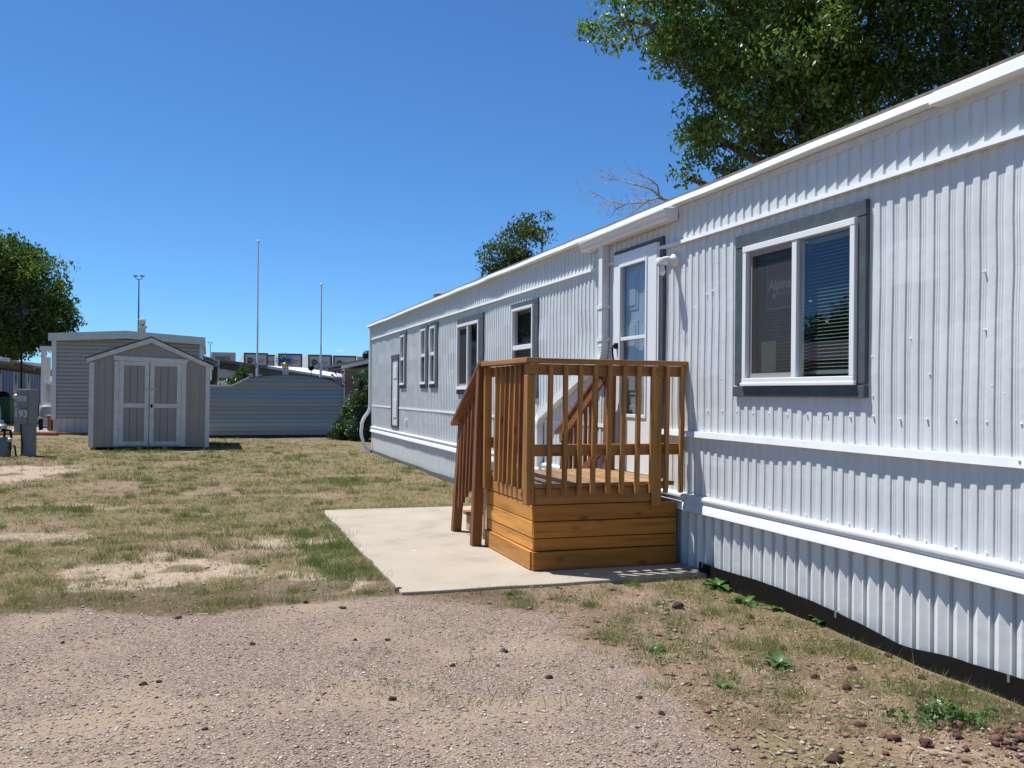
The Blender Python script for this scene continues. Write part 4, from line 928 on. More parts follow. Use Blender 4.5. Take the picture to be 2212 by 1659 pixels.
q = MB().hexa([wb(0, 0, -.1), wb(Ln, 0, -.1), wb(Ln, 0, -3.9), wb(0, 0, -3.9), wb(0, .65, -.1), wb(Ln, .65, -.1), wb(Ln, .65, -3.9), wb(0, .65, -3.9)]); q.build('skirting', M_DARK, bh)
sw = [s for s in np.linspace(0, Ln, 200) if at(0, 0, 1) is not None]
def s_at(px):
    best = min(np.linspace(0, Ln, 300), key=lambda s: abs((A+dr_*s).x/(A+dr_*s).y*FP+1106-px)); return best
for px0, px1, h0 in ((27, 36, 1.0), (56, 62, .9)):
    s0, s1 = s_at(px0), s_at(px1); z0_, z1_ = 1.25, 2.75
    w = MB().hexa([wb(s0, z0_, .05), wb(s1, z0_, .05), wb(s1, z0_, .002), wb(s0, z0_, .002), wb(s0, z1_, .05), wb(s1, z1_, .05), wb(s1, z1_, .002), wb(s0, z1_, .002)]).build('window', M_TRIM, bh)
    MB().hexa([wb(s0+.1, z0_+.1, .058), wb(s1-.1, z0_+.1, .058), wb(s1-.1, z0_+.1, .051), wb(s0+.1, z0_+.1, .051), wb(s0+.1, z1_-.1, .058), wb(s1-.1, z1_-.1, .058), wb(s1-.1, z1_-.1, .051), wb(s0+.1, z1_-.1, .051)]).build('pane', paint('far_pane', (.10, .13, .16), .1, .3), bh, w)
cp = thing('carport', 'carport with a thin sloping metal roof at the left edge, behind the green bin', 'carport', (-20, 40, 0))
q = MB(); a, c = at(-90, 755, 40), at(90, 779, 40)
M_CPR = paint('carport_metal', (.20, .175, .145), .5, .12); M_CPW = paint('carport_edge', (.55, .60, .63), .4, .08)
q.hexa([(a.x, 37.5, a.z-.12), (c.x, 37.5, c.z-.12), (c.x, 43, c.z-.62), (a.x, 43, a.z-.62), (a.x, 37.5, a.z-.06), (c.x, 37.5, c.z-.06), (c.x, 43, c.z-.56), (a.x, 43, a.z-.56)]); q.build('roof', M_CPR, cp)
q = MB()
for i in range(4):
    t = i/3; q.hexa([(a.x, 37.6+5.2*t, a.z-.26-.5*t), (c.x, 37.6+5.2*t, c.z-.26-.5*t), (c.x, 37.75+5.2*t, c.z-.26-.5*t), (a.x, 37.75+5.2*t, a.z-.26-.5*t), (a.x, 37.6+5.2*t, a.z-.122-.5*t), (c.x, 37.6+5.2*t, c.z-.122-.5*t), (c.x, 37.75+5.2*t, c.z-.122-.5*t), (a.x, 37.75+5.2*t, a.z-.122-.5*t)])
q.build('beams', M_CPR, cp)
q = MB().hexa([(a.x, 37.38, a.z-.15), (c.x, 37.38, c.z-.15), (c.x, 37.49, c.z-.15), (a.x, 37.49, a.z-.15), (a.x, 37.38, a.z+.0), (c.x, 37.38, c.z+.0), (c.x, 37.49, c.z+.0), (a.x, 37.49, a.z+.0)]); q.build('gutter', M_CPW, cp)
for xx, yy in ((a.x+.3, 37.6), (c.x-.1, 42.6), (a.x+.3, 42.6)): MB().box(xx, xx+.09, yy, yy+.09, 0, 2.15).build('post', M_CPW, cp)
gr = thing('barbecue_grill', 'dark barbecue grill by the left edge, partly hidden behind the green bin', 'grill', (at(4, 905, 40.5).x, 40.5, 0))
gxx = gr['_o'][0]; q = MB().lathe((gxx, 40.5, .75), [(.12, 0), (.33, .15), (.36, .3), (.33, .46), (.2, .58), (.05, .62)], 16); q.build('bowl', M_BLACK, gr, smooth=True)
for dx, dy in ((-.25, -.15), (.25, -.15), (0, .25)): MB().tube([(gxx+dx*.6, 40.5+dy*.6, .85), (gxx+dx, 40.5+dy, 0)], .02, 6).build('leg', M_METAL, gr)
# ---- blue lapped fence with the arched top
fz = PL(z2, at(*z2(1100, 1245), 29.5).x, 29.5, LOT); FY = 0.0
fw = lambda x, y: fz.w(fz(x, y))
fn_ = lot_thing('siding_fence', 'blue grey lapped siding fence with an arched top, right of the grey shed', 'fence', fz)
top = [(300, 705), (600, 705), (640, 690), (790, 618), (870, 611), (1000, 600), (1150, 593), (1250, 596), (1400, 604), (1550, 619), (1690, 660), (1790, 716)]
tx = [fz(*p).x for p in top]; tzz = [fz(*p).z for p in top]
M_FENCE = attr_mat('fence_board', .5, 0, .3)
g1, g2, g3 = (.115, .125, .145), (.075, .115, .165), (.095, .125, .145)
cols = [g1, (.13, .14, .155), (.14, .155, .175), (.105, .135, .165), (.085, .13, .17), (.11, .12, .14), (.105, .11, .13), (.115, .125, .15), (.115, .12, .14), (.075, .125, .175), (.075, .12, .17), (.12, .115, .11), (.115, .12, .125), (.085, .115, .135), (.09, .12, .14)]
cols = [(c[0]*3.1, c[1]*3.0, c[2]*2.45) for c in cols]
n = 15; H_ = 2.02; q = MB(); h = (H_-.07)/n
xs = np.linspace(tx[0], tx[-1], 60)
for i in range(n):
    a, c = .07+i*h+.007, .07+(i+1)*h
    for x0_, x1_ in zip(xs, xs[1:]):
        t0, t1 = np.interp((x0_, x1_), tx, tzz)
        if max(t0, t1) <= a: continue
        c0, c1 = max(a, min(c, t0)), max(a, min(c, t1))
        l0 = .016*(c-c0)/h; l1 = .016*(c-c1)/h
        q.add([(x0_, FY-.018, a), (x1_, FY-.018, a), (x1_, FY-.002-l1, c1), (x0_, FY-.002-l0, c0), (x0_, FY+.01, a), (x1_, FY+.01, a), (x1_, FY+.01, c1), (x0_, FY+.01, c0)], [(0, 1, 2, 3), (7, 6, 5, 4), (1, 0, 4, 5), (3, 2, 6, 7)], cols[i])
q.build('boards', M_FENCE, fn_)
q = MB()
for j in range(len(tx)-1): q.hexa([(tx[j]+.01, FY+.012, .0), (tx[j+1], FY+.012, .0), (tx[j+1], FY+.03, .0), (tx[j]+.01, FY+.03, .0), (tx[j]+.01, FY+.012, tzz[j]-.01), (tx[j+1], FY+.012, tzz[j+1]-.01), (tx[j+1], FY+.03, tzz[j+1]-.01), (tx[j]+.01, FY+.03, tzz[j]-.01)])
q.build('backing', M_DARK, fn_)
q = MB(); cpz = [(300, 705), (600, 705), (640, 690), (792, 618)]
for p0, p1 in zip(cpz, cpz[1:]):
    a, c = fz(*p0), fz(*p1); q.hexa([(a.x, FY-.04, a.z-.01), (c.x, FY-.04, c.z-.01), (c.x, FY+.12, c.z-.01), (a.x, FY+.12, a.z-.01), (a.x, FY-.04, a.z+.045), (c.x, FY-.04, c.z+.045), (c.x, FY+.12, c.z+.045), (a.x, FY+.12, a.z+.045)])
q.build('cap', M_TRIM, fn_)
q = MB()
for j in range(3, len(tx)-1):
    a, c = tx[j], tx[j+1]; q.hexa([(a, FY-.03, tzz[j]-.0), (c, FY-.03, tzz[j+1]), (c, FY+.05, tzz[j+1]), (a, FY+.05, tzz[j]), (a, FY-.03, tzz[j]+.025), (c, FY-.03, tzz[j+1]+.025), (c, FY+.05, tzz[j+1]+.025), (a, FY+.05, tzz[j]+.025)])
q.build('cap', paint('cap_grey', (.16, .15, .145), .6, .1), fn_)
a, c = fz(1786, 1240), fz(1801, 716); MB().box(a.x, c.x, FY-.05, FY+.02, .0, c.z).build('end_trim', M_TRIM, fn_)
MB().box(tx[0], tx[-1], FY-.03, FY+.03, -.05, .07).build('footing', paint('footing', (.07, .055, .045), .9), fn_)
# ---- flagpoles
for px, pyt, lab in ((555.3, 524, 'taller bare white flagpole behind the blue fence'), (692.5, 618, 'shorter bare white flagpole behind the blue fence')):
    Y = 30.2; a = at(px, 800, Y); tz_ = at(px, pyt, Y).z
    p = thing('flagpole', lab, 'flagpole', (a.x, Y, 0)); M_POLE = MATS.get('pole_white') or paint('pole_white', (.72, .73, .75), .35, .06)
    MB().lathe((a.x, Y, 0), [(.045, 0), (.042, 2.2), (.034, 2.25), (.03, tz_*.6), (.026, tz_*.61), (.022, tz_)], 10).build('pole', M_POLE, p, smooth=True)
    MB().lathe((a.x, Y, tz_), [(.01, 0), (.04, .02), (.045, .045), (.035, .075), (.01, .09)], 10).build('finial', M_POLE, p, smooth=True)
    MB().box(a.x-.06, a.x-.03, Y-.05, Y, 2.28, 2.42).build('cleat', M_METAL, p)
# ---- flood light masts
for px, py, pb, Y, lab in ((300, 597, 700, 95, 'dark twin-headed floodlight mast rising behind the grey home chimney'), (454.5, 740, 765, 190, 'tiny distant twin-headed floodlight mast above the white trailers')):
    a = at(px, py, Y); f = .62
    p = thing('floodlight_mast', lab, 'light mast', (a.x, Y, 0)); M_MAST = MATS.get('mast') or paint('mast', (.05, .06, .09), .5)
    zt_ = a.z-.5*f; MB().lathe((a.x, Y, 0), [(.16*f, 0), (.15*f, zt_*.5), (.08*f, zt_)], 10).build('pole', M_MAST, p)
    MB().tube([(a.x-.55*f, Y, a.z), (a.x-.5*f, Y, a.z-.35*f), (a.x-.25*f, Y, a.z-.5*f), (a.x+.25*f, Y, a.z-.5*f), (a.x+.5*f, Y, a.z-.35*f), (a.x+.55*f, Y, a.z)], .06*f, 8).build('arm', M_MAST, p)
    for s_ in (-1, 1): MB().hexa([(a.x+s_*.55*f-.3*f, Y-.2, a.z-.02*f), (a.x+s_*.55*f+.3*f, Y-.2, a.z-.02*f), (a.x+s_*.55*f+.3*f, Y+.2, a.z-.02*f), (a.x+s_*.55*f-.3*f, Y+.2, a.z-.02*f), (a.x+s_*.55*f-.26*f, Y-.2, a.z+.13*f), (a.x+s_*.55*f+.26*f, Y-.2, a.z+.13*f), (a.x+s_*.55*f+.26*f, Y+.2, a.z+.13*f), (a.x+s_*.55*f-.26*f, Y+.2, a.z+.13*f)]).build('floodlight', M_MAST, p)
# ---- semi trailers on the higher yard behind
TY = 108; HEAD = math.radians(18)
M_TRW = paint('trailer_white', (.60, .63, .66), .4, .06); M_TRD = paint('trailer_door', (.50, .46, .42), .5, .08); M_TRF = paint('trailer_frame', (.10, .09, .085), .5)
M_BADGE = paint('badge_dark', (.03, .03, .035), .5); M_BADGEW = paint('badge_grey', (.42, .41, .40), .5); M_ORANGE = paint('placard', (.62, .09, .02), .5); M_YEL = paint('sign_yellow', (.62, .48, .15), .5)
def trailer(xl_, xr_, yt, lab, plain=False, Y=TY):
    tl = pt(z2, xl_, yt, Y); wd = 2.75; top = tl.z; z0 = top-4.05
    T = thing('semi_trailer', lab, 'trailer', (tl.x, Y, z0), group='white trailers parked beyond the carport')
    c_, s_ = math.cos(HEAD), math.sin(HEAD)
    ch, sh = math.cos(HEAD), math.sin(HEAD)
    def P(x, y, z): return (tl.x+x*c_-y*sh, Y+x*s_+y*ch, z0+z)     # x across the back, y away
    def bx(mb, x0, x1, y0, y1, a, b_): return mb.hexa([P(x0, y0, a), P(x1, y0, a), P(x1, y1, a), P(x0, y1, a), P(x0, y0, b_), P(x1, y0, b_), P(x1, y1, b_), P(x0, y1, b_)])
    bx(MB(), 0, wd, .06, 15.5, 1.15, 4.03).build('body', M_TRW, T)
    q = MB(); bx(q, 0, .2, 0, .058, 1.15, 4.05); bx(q, wd-.2, wd, 0, .058, 1.15, 4.05); bx(q, .2, wd-.2, 0, .058, 3.85, 4.05); bx(q, .2, wd-.2, 0, .058, 1.05, 1.2); q.build('rear_frame', M_TRF if not plain else M_TRD, T)
    bx(MB(), .2, wd-.2, .01, .055, 1.2, 3.85).build('rear_door', M_TRD if not plain else paint('trailer_door_pale', (.42, .41, .41), .5), T)
    X = Vector(P(1, 0, 0))-Vector(P(0, 0, 0)); Zv = Vector((0, 0, 1))
    if not plain:
        q = MB(); o = Vector(P(.72, -.004, 3.15)); n_ = 28
        q.add([o]+[o+(X*math.cos(t)+Zv*math.sin(t))*.36 for t in np.linspace(0, 2*math.pi, n_, endpoint=False)], [(0, 1+i, 1+(i+1) % n_) for i in range(n_)])
        q.build('emblem', M_BADGE, T)
        q = MB(); o = Vector(P(.72, -.012, 3.15))
        for r0, r1 in ((.30, .325),):
            A_ = [o+(X*math.cos(t)+Zv*math.sin(t))*r0 for t in np.linspace(0, 2*math.pi, n_, endpoint=False)]; B_ = [o+(X*math.cos(t)+Zv*math.sin(t))*r1 for t in np.linspace(0, 2*math.pi, n_, endpoint=False)]
            q.add(A_+B_, [(i, (i+1) % n_, n_+(i+1) % n_, n_+i) for i in range(n_)])
        q.text('OD', .26, o, X, Zv, .008); q.build('emblem_lettering', M_BADGEW, T)
        q = MB(); q.text('Helping The World', .17, P(1.68, -.006, 3.22), X, Zv, .004); q.text('Keep Promises.', .17, P(1.68, -.006, 3.0), X, Zv, .004); q.build('lettering', M_TRF, T)
    else:
        q = MB(); bx(q, .45, 2.12, -.004, .009, 3.22, 3.55); q.build('sign_panel', M_BADGE, T)
        MB().text('OLD DOMINION', .24, P(1.285, -.01, 3.385), X, Zv, .006).build('lettering', M_YEL, T)
        q = MB(); q.text('HELPING THE WORLD', .11, P(.95, -.002, 2.1), X, Zv); q.text('KEEP PROMISES', .11, P(.95, -.002, 1.92), X, Zv); q.build('lettering', M_TRF, T)
        bx(MB(), 1.95, 2.3, -.004, .009, 1.72, 1.92).build('placard', M_ORANGE, T)
    q = MB(); bx(q, .1, wd-.1, -.02, .1, .5, .62)
    for xx in (.7, 1.8): bx(q, xx, xx+.1, 0, .08, .62, 1.05)
    q.build('bumper', M_TRD, T)
    for xx in (.05, 1.95):
        for yy in (1.2, 2.5):
            q = MB(); o = P(xx+.3, yy, .52); q.lathe(o, [(.5, -.26), (.52, -.2), (.52, .2), (.5, .26)], 16, 'x'); q.build('wheel', M_BLACK, T)
    bx(MB(), .9, 1.7, .3, 14, .8, 1.148).build('chassis', M_TRF, T)
    return T
trailer(390, 625, 345, 'white semi trailer with yellow lettered sign and orange placard, above the carport roof', True)
trailer(735, 967, 350, 'white semi trailer with round dark emblem, directly behind the taller flagpole')
trailer(905, 1030, 370, 'white semi trailer set back and half hidden right of the taller flagpole', Y=114)
trailer(1100, 1322, 358, 'white semi trailer with round dark emblem, behind the blue spinner ornament')
trailer(1415, 1635, 370, 'white semi trailer with round dark emblem, directly behind the shorter flagpole')
trailer(1680, 1887, 380, 'white semi trailer with round dark emblem, above the pale shingled roof')
trailer(1935, 2150, 392, 'white semi trailer at the right end of the row, above the tan home', True)
# ---- carport roof behind the blue fence
cb = thing('carport', 'long low carport roof sloping down to the right behind the blue fence', 'carport', (pt(z2, 850, 600, 35).x, 35, 0))
def slabz(pts_t, y0, y1, th0, th1, m, nm, Y=35, label=None, lift=0):
    q = MB()
    for (p0, p1) in zip(pts_t, pts_t[1:]):
        a, c = pt(z2, *p0, Y), pt(z2, *p1, Y)
        q.hexa([(a.x, y0, a.z-th0), (c.x, y0, c.z-th1), (c.x, y1, c.z-th1+lift), (a.x, y1, a.z-th0+lift), (a.x, y0, a.z), (c.x, y0, c.z), (c.x, y1, c.z+lift), (a.x, y1, a.z+lift)])
    return q.build(nm, m, cb, label=label)
M_CB = paint('carport_brown', (.155, .135, .115), .6, .15, 4)
slabz([(470, 418), (985, 490)], 35, 39.5, .11, .11, paint('cb_edge', (.23, .23, .21), .5, .1), 'gutter', lift=-.42)
slabz([(470, 442), (985, 512)], 35.1, 35.3, .28, .28, M_CB, 'beam')
slabz([(300, 372), (470, 420)], 34.5, 39.5, .06, .06, M_CPW, 'roof', lift=-.65); slabz([(300, 408), (450, 445)], 34.6, 36, .05, .05, M_CPW, 'roof', lift=-.2); slabz([(300, 445), (450, 478)], 34.7, 35, .08, .08, M_CPW, 'beam')
a = pt(z2, 452, 425, 34.4); c = pt(z2, 470, 490, 34.4); MB().box(a.x, c.x, 34.4, 34.5, c.z, a.z).build('downspout', M_TRIM, cb)
slabz([(985, 490), (1690, 605)], 35, 41, .10, .07, M_TRIM, 'roof', lift=.10, label='sunlit white part of the roof')
slabz([(985, 512), (1690, 622)], 35.05, 35.2, .22, .16, M_CB, 'beam')
for x0_, x1_ in ((400, 440), (835, 862), (930, 975)):
    a, c = pt(z2, x0_, 480, 35.3), pt(z2, x1_, 520, 35.3); MB().box(a.x, c.x, 35.3, 35.5, 0, a.z).build('post', M_CB, cb)
a, c = pt(z2, 943, 610, 35.8), pt(z2, 1030, 550, 35.8); cab = thing('storage_cabinet', 'pale metal cabinet under the carport, just right of the taller flagpole', 'cabinet', (a.x, 35.8, 0))
MB().box(a.x, (a.x+c.x)/2-.01, 35.8, 36.4, 0, c.z).build('door', paint('cabinet', (.33, .35, .34), .5, .1), cab); MB().box((a.x+c.x)/2+.01, c.x, 35.8, 36.4, 0, c.z).build('door', MATS['cabinet'], cab)
# ---- yard ornaments on the fence
M_RED = paint('vane_red', (.20, .012, .015), .4, .1); M_SPB = paint('spin_blue', (.03, .09, .35), .35, .15)
def wheel(q, c, r0, r1, n, w, tilt=0, off=0):
    for i in range(n):
        t = 2*math.pi*i/n+off; d = Vector((math.cos(t), 0, math.sin(t))); s_ = Vector((-math.sin(t), .35, math.cos(t)))
        a = Vector(c)+d*r0; e = Vector(c)+d*r1
        q.hexa([a-s_*w*.5, a+s_*w*.5, a+s_*w*.5+Vector((0, .008, 0)), a-s_*w*.5+Vector((0, .008, 0)), e-s_*w, e+s_*w, e+s_*w+Vector((0, .008, 0)), e-s_*w+Vector((0, .008, 0))])
wm = fw(1740, 630); FY = wm.y-.02; WT = thing('windmill_ornament', 'small yard windmill with red tipped metal blades at the right end of the blue fence', 'windmill', (wm.x, FY+.15, 0))
q = MB(); wheel(q, (wm.x, FY+.05, wm.z), .04, .20, 12, .016); q.lathe((wm.x, FY+.04, wm.z), [(.045, -.03), (.05, 0), (.03, .03)], 12, 'y'); q.build('wheel', paint('vane_steel', (.20, .21, .22), .4, .1), WT)
q = MB(); wheel(q, (wm.x, FY+.05, wm.z), .202, .30, 12, .042); q.build('blade_tips', M_RED, WT)
q = MB(); q.bar((wm.x, FY+.1, wm.z), (wm.x-.55, FY+.35, wm.z+.02), .02, .02); q.box(wm.x-.68, wm.x-.38, FY+.3, FY+.31, wm.z-.08, wm.z+.05); q.build('tail_vane', M_RED, WT)
q = MB()
for s_ in (-1, 1): q.bar((wm.x+s_*.03, FY+.15, wm.z), (wm.x+s_*.2, FY+.15, 0), .02, .02)
q.build('tower', M_METAL, WT)
sp = fw(1150, 560); FY = sp.y; WG = thing('whirligig', 'whirligig with two blue spinners on a white lattice tower above the blue fence', 'whirligig', (sp.x, FY+.3, 0))
for xx, yy in ((1098, 428), (1190, 425)):
    c = fw(xx, yy); q = MB(); wheel(q, (c.x, FY+.28, c.z), .015, .17, 10, .02, off=.2); q.lathe((c.x, FY+.27, c.z), [(.03, -.02), (.03, .02)], 10, 'y'); q.build('spinner', M_SPB, WG)
c0, c1 = fw(1098, 428), fw(1190, 425); cc = fw(1147, 490)
q = MB(); q.bar((c0.x, FY+.32, c0.z), (cc.x, FY+.32, cc.z+.12), .015, .015); q.bar((c1.x, FY+.32, c1.z), (cc.x, FY+.32, cc.z+.12), .015, .015); q.bar((cc.x, FY+.32, cc.z), (cc.x, FY+.32, cc.z+.45), .02, .02); q.build('arms', M_POLE, WG)
MB().lathe((cc.x, FY+.3, cc.z-.12), [(.03, 0), (.10, .04), (.09, .12), (.10, .2), (.06, .24)], 10).build('body', paint('duck_yellow', (.55, .42, .03), .5), WG)
q = MB(); a, c = fw(1132, 595), fw(1168, 522); 
for y_ in (FY+.2, FY+.45):
    q.bar((a.x, y_, a.z), (c.x, y_, c.z), .018, .018); q.bar((c.x, y_, a.z), (a.x, y_, c.z), .018, .018)
for xx in (a.x, c.x): q.bar((xx, FY+.2, 0), (xx, FY+.2, c.z+.05), .03, .03); q.bar((xx, FY+.45, 0), (xx, FY+.45, c.z+.05), .03, .03)
q.box(a.x-.03, c.x+.03, FY+.17, FY+.48, c.z+.03, c.z+.06); q.build('tower', M_POLE, WG)
gl_ = fw(1362, 500); FY = gl_.y; GL = thing('garden_lantern', 'small dark lantern on a stake seen against the white trailer side', 'lantern', (gl_.x, FY+1.2, 0))
q = MB().lathe((gl_.x, FY+1.2, gl_.z-.1), [(.03, 0), (.09, .04), (.11, .1), (.09, .16), (.04, .2)], 10); q.build('lamp_head', M_BLACK, GL); MB().tube([(gl_.x, FY+1.2, 0), (gl_.x, FY+1.2, gl_.z-.1)], .012, 6).build('stake', M_BLACK, GL)
# ---- tan home and grey shingled home to the right
TNY = 36.0; tz = lambda x, y: pt(z2, x, y, TNY)
tn = thing('neighbour_home', 'tan wood sided home with white fascia, between the blue fence and the long white home', 'house', (tz(1900, 900).x, TNY, 0))
a, c = tz(1790, 900), tz(1800, 530); xR = a.x+7; q = MB(); w_ = .22
i = 0; xx = a.x
while xx < xR:
    zt_ = c.z+.036*(xx-a.x)*4; q.hexa([(xx, TNY, 0), (xx+w_-.012, TNY, 0), (xx+w_-.012, TNY+.05, 0), (xx, TNY+.05, 0), (xx, TNY, zt_), (xx+w_-.012, TNY, zt_), (xx+w_-.012, TNY+.05, zt_), (xx, TNY+.05, zt_)]); xx += w_
q.box(a.x, xR, TNY+.02, TNY+8, 0, c.z-.1); q.build('wall', siding_mat('tan_wood', (.24, .175, .125), .25), tn)
MB().box(a.x-.06, a.x+.05, TNY-.04, TNY-.003, 0, c.z).build('corner_trim', M_TRIM, tn)
q = MB(); p0, p1 = tz(1783, 525), tz(2055, 468); sl_ = (p1.z-p0.z)/(p1.x-p0.x); zR = p0.z+sl_*(xR-p0.x); zL0 = tz(1783, 492).z-p0.z
q.hexa([(p0.x, TNY-.35, p0.z), (xR, TNY-.35, zR), (xR, TNY-.3, zR), (p0.x, TNY-.3, p0.z), (p0.x, TNY-.35, p0.z+zL0), (xR, TNY-.35, zR+zL0), (xR, TNY-.3, zR+zL0), (p0.x, TNY-.3, p0.z+zL0)]); q.build('fascia', M_TRIM, tn)
q = MB().hexa([(p0.x, TNY-.3, p0.z), (xR, TNY-.3, zR), (xR, TNY+8, zR), (p0.x, TNY+8, p0.z), (p0.x, TNY-.3, p0.z+zL0+.08), (xR, TNY-.3, zR+zL0+.08), (xR, TNY+8, zR+zL0+.3), (p0.x, TNY+8, p0.z+zL0+.25)]); q.build('roof', paint('roof_tan', (.22, .16, .11), .85, .25, 8), tn)
a, c = tz(1972, 690), tz(2014, 533); w = MB().box(a.x, c.x, TNY-.03, TNY-.002, a.z, c.z).build('window', M_TRIM, tn); MB().box(a.x+.07, c.x-.07, TNY-.036, TNY-.031, a.z+.07, c.z-.12).build('pane', paint('pane_dark', (.03, .045, .045), .15), tn, w)
a, c = tz(1908, 690), tz(1940, 582); MB().box(a.x, c.x, TNY-.14, TNY-.002, c.z-.22, c.z).build('electric_box', paint('ebox', (.13, .10, .08), .6), tn); MB().box(a.x+.1, c.x-.1, TNY-.08, TNY-.002, .3, c.z-.22).build('conduit', MATS['tan_wood'], tn)
for x_, y_, rr, hh, m in ((1912, 400, .2, .55, M_BLACK), (2038, 390, .14, .4, M_METAL), (1865, 445, .16, .12, M_BLACK)):
    o = tz(x_, y_); MB().lathe((o.x, TNY+3, o.z-.5), [(rr*.7, 0), (rr*.7, hh), (rr, hh+.03), (rr, hh+.22), (rr*.4, hh+.35)], 12).build('roof_vent', m, tn)
gyY = 44.0; gz2 = lambda x, y: pt(z2, x, y, gyY)
gh = thing('neighbour_home', 'lavender grey home with a pale shingled roof above the right end of the fence', 'house', (gz2(1700, 900).x, gyY, 0))
a, c = gz2(1620, 900), gz2(1850, 500); q = MB().box(a.x, c.x+3, gyY, gyY+6, 0, gz2(1700, 515).z); q.build('wall', paint('lav_grey', (.34, .31, .33), .6, .06), gh)
a, c = gz2(1420, 548), gz2(1890, 440); q = MB()
e = gz2(1620, 548); r1_ = gz2(1780, 490)
q.hexa([(a.x, gyY-.3, a.z-.02), (r1_.x+2, gyY-.3, r1_.z+.35), (c.x+2, gyY+5, c.z+.35), (gz2(1640, 480).x, gyY+5, gz2(1640, 480).z), (a.x, gyY-.3, a.z+.1), (r1_.x+2, gyY-.3, r1_.z+.45), (c.x+2, gyY+5, c.z+.45), (gz2(1640, 480).x, gyY+5, gz2(1640, 480).z+.1)])
q.build('roof', paint('shingle_pale', (.46, .45, .44), .85, .35, 14, .4), gh)
a, c = gz2(1440, 600), gz2(1618, 555); MB().box(a.x, c.x, gyY-.1, gyY+4, 0, c.z).build('wall', M_TRIM, gh, label='white lean-to wall')

# ================================================================ TREES, SHRUBS
def leaf_quads(C, size, r, droop=.25, narrow=.42, upbias=.25):
    n = len(C); d = r.normal(size=(n, 3)); d[:, 2] -= droop*2; d /= np.linalg.norm(d, axis=1)[:, None]
    nn = r.normal(size=(n, 3)); nn[:, 2] += upbias*2
    s = np.cross(d, nn); s /= np.linalg.norm(s, axis=1)[:, None]+1e-9
    sz = size*(.6+.8*r.random((n, 1))); up = np.cross(s, d)
    V = np.stack([C-d*sz*.5, C+s*sz*narrow*.5+up*sz*.06, C+d*sz*.5, C-s*sz*narrow*.5+up*sz*.06], 1)
    return V.reshape(-1, 3), np.arange(4*n).reshape(-1, 4)
def foliage(name, par, org, clusters, per, size, cols, w, seed, spread=.35, mat=None, flat=.75, **kw):
    r = np.random.default_rng(seed); cl = np.asarray(clusters); n = len(cl)*per
    P = np.repeat(cl[:, :3], per, 0); s = np.repeat(cl[:, 3] if cl.shape[1] > 3 else np.full(len(cl), spread), per)[:, None]
    g = r.normal(size=(n, 3)); g /= np.linalg.norm(g, axis=1)[:, None]; g *= r.random((n, 1))**.45; g[:, 2] *= flat
    C = P+g*s*1.5
    V, F_ = leaf_quads(C, size, r, **kw)
    tint = palette(n, cols, w, r, .3)*np.repeat(.75+.5*r.random((len(cl), 1)), per, 0)
    return np_mesh(name, V-np.asarray(org), F_, mat or M_LEAF, par, tint)
def crown_clusters(blobs, n, r, spread, shell=.55):
    out = []; vol = np.array([b[3]*b[4]*b[5] for b in blobs]); pr_ = vol**.8/sum(vol**.8)
    for i in r.choice(len(blobs), n, p=pr_):
        cx, cy, cz, rx, ry, rz = blobs[i]; d = r.normal(size=3); d /= np.linalg.norm(d); t = (shell+(1-shell)*r.random())*(1.0 if r.random() > .15 else 1.12)
        out.append((cx+d[0]*rx*t, cy+d[1]*ry*t, cz+d[2]*rz*t, spread*(.6+.8*r.random())))
    return out
def branches(q, p, d, L, rad, depth, r, up=.1, kids=(2, 3), bend=.25, tips=None, shrink=.72):
    n = 4; pts = [Vector(p)]; d = Vector(d).normalized()
    for i in range(n):
        d = (d+Vector(r.normal(size=3)*bend/n*1.6)+Vector((0, 0, up/n))).normalized(); pts.append(pts[-1]+d*L/n)
    q.tube(pts, [rad*(1-.45*i/n) for i in range(n+1)], max(4, min(8, int(rad*60)+4)), False)
    if tips is not None: tips.append(pts[-1])
    if depth <= 0: return
    for k in range(r.integers(kids[0], kids[1]+1)):
        i = n if k == 0 else r.integers(1, n+1); dd = (d+Vector(r.normal(size=3))*.75).normalized()
        branches(q, pts[i], dd, L*shrink*(.75+.5*r.random()), max(rad*.55, .004), depth-1, r, up, kids, bend, tips, shrink)
LG = [(.045, .105, .016), (.07, .14, .022), (.11, .18, .03), (.03, .07, .014)]
def tree(name, lab, base, blobs, ncl, per, size, seed, spread=.45, trunk=.28, cols=LG, w=(3, 3, 1.3, 1.5), fork=.45, group=None, **kw):
    r = np.random.default_rng(seed); T = thing(name, lab, 'tree', base, group=group)
    q = MB(); top = max(b[2] for b in blobs); bz = base[2]
    cx = np.mean([b[0] for b in blobs]); cy = np.mean([b[1] for b in blobs])
    fk = Vector((base[0]+(cx-base[0])*.3, base[1]+(cy-base[1])*.3, bz+(top-bz)*fork))
    q.tube([(base[0], base[1], bz-.2), (base[0], base[1], bz+.3), tuple((Vector(base)+fk)/2+Vector((.1, 0, 0))), tuple(fk)], [trunk*1.35, trunk, trunk*.85, trunk*.7], 10)
    q.build('trunk', M_BARK, T, smooth=True)
    q = MB()
    for b in blobs:
        c = Vector(b[:3]); m = (fk+c)/2+Vector(r.normal(size=3))*.25; m.z += .1
        q.tube([tuple(fk), tuple(m), tuple(c)], [trunk*.5, trunk*.32, trunk*.16], 7, False)
        for k in range(7):
            d = Vector(r.normal(size=3)); d.normalize(); d = Vector((d.x*b[3], d.y*b[4], d.z*b[5]))
            branches(q, m.lerp(c, r.random()), d, d.length*.55, trunk*.12, 1, r, .05, (2, 3), .3)
    q.build('limbs', M_LIMB, T, smooth=True)
    foliage('crown', T, base, crown_clusters(blobs, ncl, r, spread), per, size, cols, w, seed+1, **kw)
    return T
